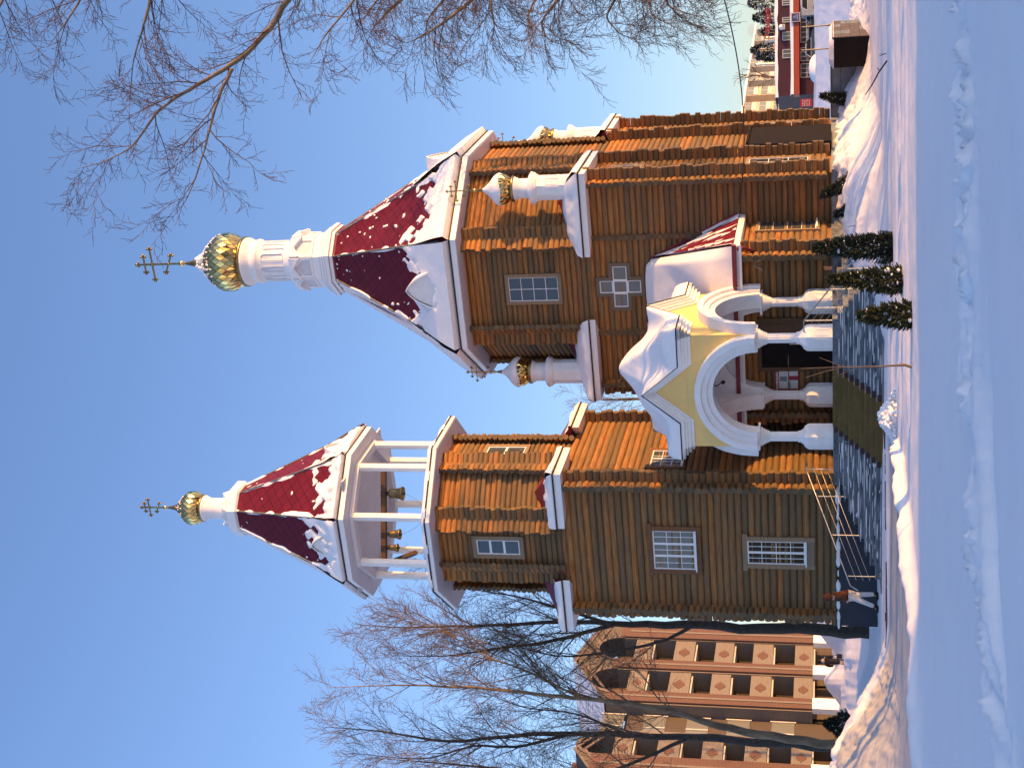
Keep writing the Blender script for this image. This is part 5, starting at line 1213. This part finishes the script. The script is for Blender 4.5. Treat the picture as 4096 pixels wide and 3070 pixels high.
J = [((0, 0, .88), (.12, .15)), ((-.09, 0, .80), .09), ((-.10, 0, .45), .06), ((-.10, .02, .05), .045), ((.09, 0, .80), .09), ((.10, 0, .45), .06), ((.11, .05, .05), .045), ((0, 0, 1.15), (.12, .17)), ((0, 0, 1.32), (.09, .15)), ((0, 0, 1.40), .055), ((0, -.02, 1.50), .085), ((0, -.02, 1.56), .07),
     ((-.2, 0, 1.28), .055), ((-.25, 0, 1.04), .045), ((-.24, -.05, .82), .035), ((.2, 0, 1.28), .055), ((.26, 0, 1.04), .045), ((.27, -.04, .80), .035)]
Ed = [(0, 1), (1, 2), (2, 3), (0, 4), (4, 5), (5, 6), (0, 7), (7, 8), (8, 9), (9, 10), (10, 11), (8, 12), (12, 13), (13, 14), (8, 15), (15, 16), (16, 17)]
skin_mesh('body', J, Ed, 'skin', p2)
J = [((0, 0, .42), (.19, .24)), ((0, 0, .70), (.19, .25)), ((0, 0, 1.0), (.19, .25)), ((0, 0, 1.28), (.15, .21)), ((0, 0, 1.38), .10), ((-.22, 0, 1.24), .09), ((-.28, 0, 1.02), .08), ((-.26, -.04, .80), .06), ((.22, 0, 1.24), .09), ((.29, 0, 1.02), .08), ((.28, -.03, .80), .06)]
ct = skin_mesh('coat', J, [(0, 1), (1, 2), (2, 3), (3, 4), (3, 5), (5, 6), (6, 7), (3, 8), (8, 9), (9, 10)], 'black_cloth', p2)
mb = MB(); mb.lathe((0, -.01, 1.33), [(.13, 0), (.15, .05), (.12, .11), (.09, .13)], 16); mb.build('collar', ['grey_cloth'], ct)
mb = MB(); mb.ball((0, -.02, 1.57), .115, 10, 0, (1, 1, .85)); mb.box(-.07, .07, -.19, -.05, 1.54, 1.56); mb.build('cap', ['black_cloth'], p2)
mb = MB(); mb.box(-.10, -.03, -.08, .12, .02, .14); mb.box(.05, .13, -.06, .15, .02, .14); mb.tube([(-.1, .02, .4), (-.1, .02, .06)], .06, 8); mb.tube([(.1, .02, .4), (.1, .04, .06)], .06, 8); mb.build('boots', ['boot'], p2)
bg = thing('handbag', 'black bag hanging from the hand of the person in the black coat', 'bag', tuple(p2.location), 0)
mb = MB(); mb.prism([(.20, -.12), (.44, -.10), (.44, .06), (.20, .04)], .32, .62); mb.build('bag_body', ['black_cloth'], bg)
mb = MB(); mb.tube([(.24, -.04, .60), (.27, -.04, .80), (.34, -.04, .80), (.40, -.04, .60)], .012, 5); mb.build('strap', ['boot'], bg)

# ================================================================== brick block of flats, left background
q = w2c(at(452, 3100, 96)); SB = q[0]
bb = thing('apartment_building', 'five storey brick block with arched loggias and red diamonds, behind the left birches', 'apartment building', P0, -_a)
def B(U, V): p = on_s(U, V, SB); return p[1], p[2]      # (t, z) on the facade
fb = Fr((SB, 0, 0), (0, 1, 0), (1, 0, 0))
zg = 0.6
tR, tL = B(560, 3000)[0], B(237, 3000)[0]
lA, rA = B(414, 3000)[0], B(500, 3000)[0]; lB, rB = B(283, 3000)[0], B(373, 3000)[0]
zpk = B(440, 2304)[1]; zrt = B(563, 2415)[1] - .1; zlt = B(291, 2345)[1] - 1.4
par = [(B(452, a)[1], B(452, b)[1]) for a, b in ((2535, 2603), (2695, 2776), (2858, 2933), (3012, 3092), (3180, 3253))]
zb0 = par[-1][1]
def bay(l1, r1, l2, r2, tl, tr, zl, zp, zr, sec=True):
    DEP = 1.5
    mb = MB()
    for a, b in ((tl, l2 if sec else l1), (r2, l1), (r1, tr)):      # piers
        if not sec and (a, b) == (r2, l1): continue
        if b - a > .05: fb.box(mb, a, b, -DEP, 0, zb0, zl, 0)
    # gable wall with arched heads
    top = [(tl, zl), ((l1 + r2) / 2 if sec else (tl + tr) / 2, zp), (tr, zr)]
    zt = lambda x: np.interp(x, [p[0] for p in top], [p[1] for p in top])
    for (l, r) in (((l1, r1), (l2, r2)) if sec else ((l1, r1),)):
        rr_ = (r - l) / 2; zc = par[0][0] + .9; K = 14
        for i in range(K):
            a0, a1 = math.pi * i / K, math.pi * (i + 1) / K; x0, x1 = (l + r) / 2 + rr_ * math.cos(a0), (l + r) / 2 + rr_ * math.cos(a1); z0, z1 = zc + 1.25 * rr_ * math.sin(a0), zc + 1.25 * rr_ * math.sin(a1)
            fb.extr(mb, [(x1, z1), (x0, z0), (x0, max(zt(x0), z0 + .3)), (x1, max(zt(x1), z1 + .3))], -DEP, 0, 0)
            fb.extr(mb, [((l + r) / 2 + (x1 - (l + r) / 2) * 1.0, z1), ((l + r) / 2 + (x0 - (l + r) / 2), z0), ((l + r) / 2 + (x0 - (l + r) / 2) * 1.18, zc + (z0 - zc) * 1.16), ((l + r) / 2 + (x1 - (l + r) / 2) * 1.18, zc + (z1 - zc) * 1.16)], -DEP, .09, 1)
    for a, b in ((tl, l2 if sec else l1), (r2, l1), (r1, tr)):
        if not sec and (a, b) == (r2, l1): continue
        if b - a > .05: fb.extr(mb, [(a, zl - .02), (b, zl - .02), (b, float(zt(b))), (a, float(zt(a)))], -DEP, 0, 0)
    w = mb.build('gable_wall', ['brick_pale', 'brick_red'], bb)
    mb = MB()
    for a, b in ((tl + .1, (l2 if sec else l1) - .05), (r2 + .1, l1 - .1), (r1 + .05, tr - .5)):
        if not sec and (a, b) == (r2 + .1, l1 - .1): continue
        if b - a > .1:
            fb.box(mb, a, b, 0, .16, zb0, par[0][0] + 1.2, 0); m_ = (a + b) / 2; fb.box(mb, m_ - .09, m_ + .09, .16, .20, zb0, par[0][0] + .6, 1); fb.box(mb, a - .03, b + .03, -.2, .20, zg - 1.5, zb0, 2)
    for (x0, z0), (x1, z1) in zip(top, top[1:]):
        for dz in (-.12, -.75): fb.extr(mb, [(x0, z0 + dz), (x1, z1 + dz), (x1, z1 + dz + .22), (x0, z0 + dz + .22)], 0, .10, 0)
    mb.build('pilaster', ['brick_red', 'brick_pale', 'white_paint'], w)
    for (l, r) in (((l1, r1), (l2, r2)) if sec else ((l1, r1),)):
        for k, (z1, z0) in enumerate(par):
            mb = MB(); fb.box(mb, l, r, -.25, -.06, z0, z1, 0)
            c_ = (l + r) / 2 - .1; h = (z1 - z0) * .30; zc = (z0 + z1) / 2
            for j in range(-2, 3): ww = h * 1.2 * (1 - abs(j) / 3.) ; fb.box(mb, c_ - ww, c_ + ww, -.06, -.03, zc + j * h * .36 - h * .18, zc + j * h * .36 + h * .18, 1)
            pp = mb.build('loggia_parapet', ['brick_pale', 'brick_red'], w)
            zc_ = par[k + 1][0] if k + 1 < 5 else zg
            mb = MB(); fb.box(mb, l, r, -DEP - .1, -DEP, z0 - 2.0, z1 + 1.5, 0); fb.box(mb, l + .2, l + 1.1, -DEP, -DEP + .05, z1 - .1, z1 + 1.25, 1); fb.box(mb, l + 1.2, r - .5, -DEP, -DEP + .05, z1 - .1, z1 + 1.25, 2); fb.box(mb, l, r, -DEP, -.3, z0 - .12, z0 + .02, 3)
            for x in (l + .2, l + 1.12, r - .5): fb.box(mb, x - .05, x + .05, -DEP, -DEP + .07, z1 - .1, z1 + 1.3, 3)
            mb.build('loggia', ['brick_shaded', 'glass_curtain', 'glass_dark', 'balcony_pale'], w)
bay(lA, rA, lB, rB, tL, tR, zlt, zpk, zrt)
t2 = B(128, 3000)[0]; t3 = B(-60, 3000)[0]
bay(B(20, 3000)[0], B(100, 3000)[0], 0, 0, t3, t2, zlt - .3, zlt + 1.2, zlt - .5, False)
mb = MB(); fb.box(mb, t3 - 12, tR + 1, -14, -DEP_ if False else -1.7, -1, zlt - 1.2, 0)
fb.box(mb, t2 + .1, tL - .1, -1.7, -.9, -1, zlt - 1.5, 0); bw = mb.build('brick_wall', ['brick_shaded'], bb)
for k, (z1, z0) in enumerate(par):
    mb = MB(); m_ = (t2 + tL) / 2
    fb.box(mb, m_ - 1.2, m_ + 1.2, -.9, -.83, z1 - .1, z1 + 1.35, 0); fb.box(mb, m_ - 1.3, m_ - 1.2, -.9, -.78, z1 - .2, z1 + 1.45, 1); fb.box(mb, m_ + 1.2, m_ + 1.3, -.9, -.78, z1 - .2, z1 + 1.45, 1); fb.box(mb, m_ - .05, m_ + .05, -.9, -.78, z1 - .1, z1 + 1.35, 1)
    mb.build('window', ['glass_curtain', 'balcony_pale'], bb)
mb = MB()
tm2 = (lA + rB) / 2
for s0, sz in ((SB + .3, 0),): pass
r_ = lambda t, z, d=-9: (SB + d, t, z)
mb.add([r_(tL - .3, zlt + .05, .35), r_(tm2, zpk + .12, .35), r_(tm2, zpk + .12), r_(tL - .3, zlt + .05)], [(0, 1, 2, 3)]); mb.add([r_(tm2, zpk + .12, .35), r_(tR + .1, zrt + .05, .35), r_(tR + .1, zrt + .05), r_(tm2, zpk + .12)], [(0, 1, 2, 3)])
mb.build('snow_roof', ['snow'], bb)
for U_ in (165, 20): 
    t_, z_ = B(U_, 2300); mb = MB(); fb.box(mb, t_ - .7, t_ + .7, -5, -3.6, zlt - 2, zlt + 1.9, 0); fb.box(mb, t_ - .8, t_ + .8, -5.1, -3.5, zlt + 1.9, zlt + 2.15, 0); mb.build('chimney', ['brick_red'], bb)

# ================================================================== right background: shops, flats, cars
YS = 200.; kS = YS / F
sx0 = at(2690, 3200, YS)[0]; sx1 = at(3190, 3200, YS)[0]; zS = lambda V, U=2880: at(U, V, YS)[2]
shop = thing('shop_building', 'two storey burgundy shop building with a red canopy band and snow on its roof', 'shop', (sx0, YS, 0))
W = sx1 - sx0; fs_ = Fr((0, 0, 0), (1, 0, 0), (0, -1, 0)); zr, zc0, zc1, zb_, zw = zS(3106), zS(3174), zS(3198), zS(3270), zS(3107)
ux = lambda U: at(U, 3150, YS)[0] - sx0
mb = MB(); fs_.box(mb, 0, W, -12, 0, zb_ - 3, zr, 0); mb.build('wall', ['burgundy_panel'], shop)
mb = MB(); fs_.box(mb, -.3, W, 0, 2.2, zc1, zc0, 0); cn = mb.build('canopy', ['red_band'], shop)
mb = MB(); vs = []; K = 60
for i in range(K + 1):
    x = -.3 + (W + .3) * i / K; h = .28 + .25 * float(vnoise(x * .35, 0, 4)); vs += [fs_.p(x, 2.22, zc0 - .04), fs_.p(x, 2.1, zc0 + h * .7), fs_.p(x, .5, zc0 + h), fs_.p(x, -.02, zc0 + h)]
mb.add(vs, [(i * 4 + k, i * 4 + 4 + k, i * 4 + 5 + k, i * 4 + 1 + k) for i in range(K) for k in range(3)], 0, True); mb.build('canopy_snow', ['snow'], cn)
mb = MB(); vs = []
for i in range(K + 1):
    x = -.2 + (W + .3) * i / K; h = .15 + .25 * float(vnoise(x * .6, 3, 4)); vs += [fs_.p(x, .1, zr - .1 - .15 * float(vnoise(x, 8, 4))), fs_.p(x, .12, zr + h * .6), fs_.p(x, -1.5, zr + h), fs_.p(x, -12, zr + h)]
mb.add(vs, [(i * 4 + k, i * 4 + 4 + k, i * 4 + 5 + k, i * 4 + 1 + k) for i in range(K) for k in range(3)], 0, True); mb.build('roof_snow', ['snow'], shop)
def shopwin(x0, x1, z0, z1, n, gl='shop_dark', m=1):
    mb = MB(); e = .09; fs_.box(mb, x0, x1, 0, .06, z0, z1, 0)
    for i in range(n + 1): x = x0 + (x1 - x0) * i / n; fs_.box(mb, x - e / 2, x + e / 2, .06, .1, z0, z1, 1)
    for z in [z0, z1] + ([(z0 + z1) / 2] if m > 1 else []): fs_.box(mb, x0, x1, .06, .11, z - e / 2, z + e / 2, 1)
    mb.build('window', [gl, 'grey_plastic'], shop)
for a, b, n in ((2838, 2871, 2), (2909, 2941, 2), (2981, 2999, 2), (3049, 3068, 2), (3090, 3120, 2)): shopwin(ux(a), ux(b), zS(3165), zS(3131), n, 'glass')
for a, b, n in ((2756, 2810, 3), (2822, 2874, 3), (2896, 2996, 5), (3002, 3034, 2), (3044, 3090, 3)): shopwin(ux(a), ux(b), zS(3252), zS(3203), n, 'shop_dark', 2)
mb = MB(); fs_.box(mb, ux(2949), ux(2968), .05, .9, zS(3141), zS(3128), 0); mb.lathe(fs_.p((ux(2949) + ux(2968)) / 2, .91, zS(3135)), [(.25, -.0), (.25, .01)], 12, 1)
b0 = len(mb.v); mb.ball(fs_.p((ux(2949) + ux(2968)) / 2, .5, zS(3127)), 1, 8, 2, (.42, .42, .40)); mb.build('air_conditioner', ['grey_plastic', 'iron', 'snow'], shop)
sg = thing('shop_sign', 'square purple sign with a pale blue triangle above the shop canopy', 'sign', (sx0 + ux(2981), YS - 2.3, zS(3184)))
hw = (ux(2999) - ux(2963)) / 2; mb = MB(); fs_.box(mb, -hw, hw, 0, .12, -hw, hw, 0); mb.build('frame', ['grey_plastic'], sg)
mb = MB(); fs_.box(mb, -hw * .84, hw * .84, .12, .14, -hw * .84, hw * .78, 0); mb.build('panel', ['sign_purple'], sg)
mb = MB(); fs_.extr(mb, [(-hw * .42, -hw * .28), (hw * .48, -hw * .30), (hw * .30, hw * .05), (hw * .05, hw * .44), (-hw * .10, hw * .40)], .14, .15); mb.build('triangle', ['sign_blue'], sg)
mb = MB(); fs_.box(mb, -hw * .62, hw * .66, .14, .155, -hw * .56, -hw * .44); mb.tube([fs_.p(hw * .50, .16, -hw * .3), fs_.p(hw * .26, .16, hw * .16), fs_.p(hw * .02, .16, hw * .50), fs_.p(-hw * .12, .16, hw * .42)], hw * .05, 5); mb.build('emblem_stroke', ['sign_pale'], sg)
ls = thing('sign_letters', 'red letters standing on the roof of the burgundy shop', 'sign', (sx0 + ux(2927), YS + 1.2, zS(3078)))
tw_ = text_obj('letters', 'Фаворит', 1.05, 'sign_red', frame_m((0, 0, 0), (1, 0, 0), (0, -1, 0)), ls, .08); dxy = max(v.co.x for v in tw_.data.vertices); tw_.scale = ((ux(3054) - ux(2927)) / dxy,) * 2 + (1,)
mb = MB()
for i in range(7): x = .2 + i * .65; mb.tube([(x, .15, 0.2), (x, .15, zr - zS(3078) + .1)], .03, 5)
mb.build('support', ['iron'], ls)
# flats
YF = 270.
fl = thing('apartment_building', 'pale panel block of flats beyond the shop, its balconies lit orange', 'apartment building', at(2646, 3265, YF))
o = np.array(at(2600, 3265, YF)); hF = (at(2646, 2978, YF) - at(2646, 3270, YF))[2]
du = np.array([.5, .87, 0]); nn = np.array([.87, -.5, 0])
f0 = Fr((-2.3, 0, 0), du, nn); LEN = 62
mb = MB(); f0.box(mb, -8, LEN, -12, 0, -3, hF, 0); mb.build('wall', ['panel_wall'], fl)
mb = MB(); f0.box(mb, -8.3, LEN + .3, -12.3, 2.2, hF, hF + .35, 0); mb.build('roof', ['snow'], fl)
rg = random.Random(8)
for k in range(6):
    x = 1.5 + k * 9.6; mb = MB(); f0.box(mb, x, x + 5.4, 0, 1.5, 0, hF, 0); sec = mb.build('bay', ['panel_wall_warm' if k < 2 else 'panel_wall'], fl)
    for j in range(5):
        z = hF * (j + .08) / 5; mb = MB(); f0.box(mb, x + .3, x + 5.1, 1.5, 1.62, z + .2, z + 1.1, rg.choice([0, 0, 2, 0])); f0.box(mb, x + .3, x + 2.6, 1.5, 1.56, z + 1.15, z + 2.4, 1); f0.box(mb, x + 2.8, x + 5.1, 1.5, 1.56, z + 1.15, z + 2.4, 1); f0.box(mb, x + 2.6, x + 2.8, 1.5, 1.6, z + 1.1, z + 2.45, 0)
        mb.build('balcony', ['balcony_pale', 'glass_curtain', 'balcony_orange'], sec)
    for j in range(5):
        z = hF * (j + .3) / 5; mb = MB(); f0.box(mb, x + 6.4, x + 8.4, 0, .05, z, z + 1.3, 0); f0.box(mb, x + 7.35, x + 7.45, .05, .08, z, z + 1.3, 1); mb.build('window', ['glass', 'balcony_pale'], fl)
pn = thing('banner', 'small dark red board with white marks at the foot of the pale flats', 'banner', at(2660, 3252, 198)); mb = MB(); kk = 198 / F
fs_.box(mb, -15 * kk, 15 * kk, 0, .1, 3 * kk, 49 * kk, 0); mb.build('board', ['poster_red'], pn); mb = MB(); rg = random.Random(3)
for r in range(5):
    for c in range(4):
        x = (-12 + c * 6.5) * kk; z = (12 + r * 6.5) * kk; fs_.box(mb, x, x + rg.uniform(2, 5) * kk, .1, .12, z, z + 2.4 * kk)
mb.build('print', ['paper'], pn)
# chimney pipes with smoke, pole
for U_, Va, Vb, Yp, lab in ((2921, 3056, 3110, 212, 'sunlit metal chimney pipe behind the shop roof, next to the red letters'), (2906, 3056, 3110, 212.3, 'sunlit metal chimney pipe behind the shop roof, the one farther from the red letters'), (2816, 3021, 3110, 215, 'tall thin sunlit pipe rising behind the shop roof, near the flats')):
    b = at(U_, Vb, Yp); H = at(U_, Va, Yp)[2] - b[2]; th = thing('chimney_pipe', lab, 'pipe', b, 0, 'pipes behind the shop roof'); mb = MB(); mb.tube([(0, 0, -4), (0, 0, H)], .16, 10); mb.build('pipe', ['steel'], th)
    mb = MB(); mb.lathe((0, 0, H), [(.22, -.1), (.22, .0), (.17, .06)], 10); mb.build('rim', ['ridge_metal'], th)
m = bpy.data.materials.new('smoke'); m.use_nodes = True; MATS['smoke'] = m; nt = m.node_tree; nt.nodes.remove(nt.nodes['Principled BSDF'])
pv = N(nt, 'ShaderNodeVolumePrincipled'); pv.inputs['Color'].default_value = (.95, .9, .88, 1); pv.inputs['Density'].default_value = .55; nt.links.new(pv.outputs[0], nt.nodes['Material Output'].inputs['Volume'])
mb = MB()
for k in range(7):
    b = at(2914 + k * 5.5, 3052 - k * 7, 212.); mb.ball(b, 1, 10, 0, (.35 + .12 * k, .5, .3 + .09 * k))
sm_o = mb.build('smoke_plume', ['smoke']); tag(sm_o, 'small pinkish plume of smoke drifting from the chimney pipes', 'smoke')
# cars
def car(name_lab, U, V, Yc, L, Hh, mat, yaw, van=False):
    b = at(U, V, Yc); th = thing('parked_car', name_lab, 'car', b, yaw, 'cars parked before the shop'); mb = MB(); w = .88
    pr = [(-L / 2, .35), (-L / 2, .85), (-L * .42, Hh * .62), (-L * .30, Hh), (L * .12, Hh), (L * .27, Hh * .64), (L * .46, Hh * .55), (L / 2, .8), (L / 2, .35)] if not van else [(-L / 2, .35), (-L / 2, Hh * .9), (-L * .47, Hh), (L * .30, Hh), (L * .42, Hh * .62), (L / 2, Hh * .52), (L / 2, .35)]
    f = Fr((0, -w, 0), (1, 0, 0), (0, -1, 0)); f.extr(mb, pr, -2 * w, 0, 0); bd = mb.build('body', [mat], th)
    mb = MB(); f.extr(mb, [(-L * .37, Hh * .65), (-L * .28, Hh * .94), (L * .11, Hh * .94), (L * .23, Hh * .66)], .0, .012, 0); mb.build('side_window', ['glass_dark'], th)
    mb = MB(); f.extr(mb, [(-L * .39, Hh * .63), (-L * .29, Hh * .97), (-L * .27, Hh * .97), (-L * .36, Hh * .63)], .0, .02, 0); f.box(mb, -L * .38, L * .24, 0, .02, Hh * .62, Hh * .65); mb.build('trim', ['grey_plastic'], th)
    for x in (-L * .31, L * .31):
        for y in (-w - .02, w - .18):
            mb = MB(); mb.tube([(x, y, .32), (x, y + .2, .32)], .32, 14); mb.build('wheel', ['rubber'], th)
    mb = MB(); mb.box(L / 2 - .05, L / 2 + .02, -.75, -.4, .62, .78); mb.build('headlight', ['grey_plastic'], th)
    mb = MB(); vs = [(-L * .30 + L * .42 * i / 6, -w * .85 + 1.7 * w * j / 4, Hh + (.10 if 0 < i < 6 and 0 < j < 4 else -.01)) for j in range(5) for i in range(7)]
    mb.add(vs, [(j * 7 + i, j * 7 + i + 1, j * 7 + 8 + i, j * 7 + 7 + i) for j in range(4) for i in range(6)], 0, True); mb.build('roof_snow', ['snow'], th)
car('dark car in front of the shop windows, directly left of the black one', 2945, 3278, 192, 4.3, 1.5, 'car_grey', .1); car('black car in front of the shop, to the left of the grey van', 3018, 3270, 191, 4.4, 1.45, 'car_black', .05); car('dark blue car in front of the shop, nearest the flats', 2886, 3278, 190, 4.3, 1.75, 'car_blue', -.05)
car('grey van at the right edge in front of the shop', 3078, 3272, 190, 5.0, 2.2, 'car_grey', .0, True)
mb = MB(); b = at(2795, 3268, 188); mb.ball(b, 1, 12, 0, (2.0, 1.2, 1.1)); sc = mb.build('snowed_in_car', ['snow']); tag(sc, 'car buried under a rounded blanket of snow beside the shop', 'car')
# conifers behind the shop
def fir(U, Vt, Wpx, Yf, seed, lab, mat='fir', Vb=3200):
    b = at(U, Vb, Yf); H = at(U, Vt, Yf)[2] - b[2]; R_ = Wpx / 2 * Yf / F; rng = random.Random(seed); th = thing('fir_tree', lab, 'tree', b, 0, 'snowy conifers behind the shop'); mb, ms, tr = MB(), MB(), MB()
    tr.tube([(0, 0, -2), (0, 0, H)], [.25, .03], 6); tr.build('trunk', ['bark_dark'], th)
    for i in range(1500):
        q = rng.random() ** .8; a = rng.uniform(0, 6.283); r = R_ * (1 - q) ** .6 * math.sqrt(rng.uniform(.1, 1)) * (.8 + .4 * float(vnoise(q * 9, a, seed))); c = np.array([r * math.cos(a), r * math.sin(a), H * q]); d = np.array([math.cos(a), math.sin(a), rng.uniform(-.6, .4)])
        s = np.cross(d, [rng.gauss(0, 1), rng.gauss(0, 1), 1]); s /= np.linalg.norm(s); L = rng.uniform(.25, .6); w = rng.uniform(.08, .18); t_ = ms if rng.random() < .24 else mb
        t_.add([c - s * w, c + s * w, c + d * L + s * w * .4, c + d * L - s * w * .4], [(0, 1, 2, 3)], 0)
    mb.build('crown', [mat], th); ms.build('snow_clumps', ['snow'], th)
for i, (U, Vt, W_, lab) in enumerate(((3010, 3010, 95, 'snowy conifer behind the middle of the red letters'), (3070, 2990, 110, 'tallest snowy conifer, cut by the right edge'), (2950, 3030, 70, 'snowy conifer behind the first red letter'), (2880, 3002, 90, 'snowy conifer between the pipes and the tall thin pipe'), (2850, 3022, 60, 'narrow snowy conifer just right of the tall thin pipe'), (2715, 2992, 44, 'small conifer top showing over the roof of the flats'))):
    fir(U, Vt, W_, 232 + 4 * i if U > 2800 else 330, 80 + i, lab)
PF = {'min': .03, 0: dict(start=.2, sp=.8, ang=(.4, .8), len=4.0, taper=.5, r=.06, n=4, wander=.1, droop=0, m=0), 1: dict(start=.1, sp=.4, ang=(.4, .9), len=1.6, taper=.4, r=.035, n=3, wander=.12, droop=0)}
tree('bare_tree', 'small bare tree in front of the pale flats, branches lit pink', [(A_(226, (2758, 3150), (2762, 3080), (2768, 3030), (2772, 2955)), [.28, .2, .14, .03], 0, .2)], PF, 91, None, ('twig_pale', 'twig_pale'), [(A_(226, (2764, 3080), (2780, 3030), (2795, 2985)), [.12, .09, .03], 0, .3)])
# overhead cable
cb = thing('overhead_cable', 'thin black cable hung from the annex eave up past the right edge', 'cable', (0, 0, 0)); mb = MB()
a = c2w(S1 * .72, T0 - .25, 4.62); b = at(3024, 2787, 40.); e = a + (b - a) * 1.7; pts = [a + (e - a) * q - np.array([0, 0, 1.0 * 4 * q * (1 - q) * .9]) for q in np.linspace(0, 1, 26)]
mb.tube(pts, .020, 6); mb.build('cable', ['dark_line'], cb)
# long house added out of view on the right to cast the field's shadow
hs_ = thing('unseen_shade_house', 'long low house added out of view on the right to shade the snowfield', 'house', (18.5, 9.2, 0), 0)
mb = MB(); mb.box(0, 66, -13, 0, -.5, 5.4, 0); wl = mb.build('wall', ['brick_pale'], hs_)
mb = MB(); mb.prism([(-.5, -13.6), (66.5, -13.6), (66.5, .6), (-.5, .6)], 5.4, 5.7, 0); mb.add([(-.5, .6, 5.7), (66.5, .6, 5.7), (63, -6.5, 8.4), (3, -6.5, 8.4)], [(0, 1, 2, 3)]); mb.add([(-.5, -13.6, 5.7), (66.5, -13.6, 5.7), (63, -6.5, 8.4), (3, -6.5, 8.4)], [(3, 2, 1, 0)]); mb.add([(-.5, .6, 5.7), (3, -6.5, 8.4), (-.5, -13.6, 5.7)], [(0, 1, 2)]); mb.add([(66.5, .6, 5.7), (63, -6.5, 8.4), (66.5, -13.6, 5.7)], [(2, 1, 0)]); mb.build('roof', ['snow'], hs_)
for k in range(12):
    mb = MB(); x = 3 + k * 5.2; mb.box(x, x + 1.6, 0, .05, 1.4, 3.2, 0); mb.box(x + .75, x + .85, .05, .08, 1.4, 3.2, 1); mb.build('window', ['glass', 'white_paint'], hs_)

# ================================================================== camera, sun, sky
cam = bpy.data.cameras.new('camera'); cam.sensor_width = 36; cam.lens = 36 * F / 4096; cam.clip_start = .2; cam.clip_end = 8000
co_ = bpy.data.objects.new('camera', cam); COL.objects.link(co_); SC.camera = co_
Av = RT * math.cos(_r) - UPV * math.sin(_r); Bv = RT * math.sin(_r) + UPV * math.cos(_r)
xx, yy, zz = -Bv, Av, -FW
co_.matrix_world = Matrix(((xx[0], yy[0], zz[0], 0), (xx[1], yy[1], zz[1], 0), (xx[2], yy[2], zz[2], CZ), (0, 0, 0, 1)))
ELEV, PHI = 8.0, 2.5
th_ = -ANG + PHI                                   # azimuth of the sun, from +X towards +Y
S = Vector((math.cos(rad(th_)) * math.cos(rad(ELEV)), math.sin(rad(th_)) * math.cos(rad(ELEV)), math.sin(rad(ELEV))))
sun = bpy.data.lights.new('sun', 'SUN'); sun.energy = 3.3; sun.angle = rad(.5); sun.color = (1.0, .50, .13)
so = bpy.data.objects.new('sun', sun); COL.objects.link(so); so.rotation_euler = S.to_track_quat('Z', 'Y').to_euler()
w = bpy.data.worlds.new('World'); SC.world = w; w.use_nodes = True; nt = w.node_tree; bgd = nt.nodes['Background']
sky = nt.nodes.new('ShaderNodeTexSky'); sky.sky_type = 'NISHITA'; sky.sun_disc = False; sky.sun_elevation = rad(ELEV); sky.sun_rotation = rad(90 - th_)
sky.air_density = 1.0; sky.dust_density = .8; sky.ozone_density = 2.2; sky.altitude = 100
wb = N(nt, 'ShaderNodeMix', data_type='RGBA', blend_type='MULTIPLY'); wb.inputs[0].default_value = 1; wb.inputs[7].default_value = (1.03, 1.0, 1.22, 1)
nt.links.new(sky.outputs[0], wb.inputs[6]); nt.links.new(wb.outputs[2], bgd.inputs[0]); bgd.inputs[1].default_value = .15
vs_ = SC.view_settings; vs_.view_transform = 'Standard'; vs_.look = 'None'; vs_.gamma = 1; vs_.use_curve_mapping = False; vs_.exposure = 1.1
SC.cycles.max_bounces = 6; SC.cycles.volume_bounces = 0
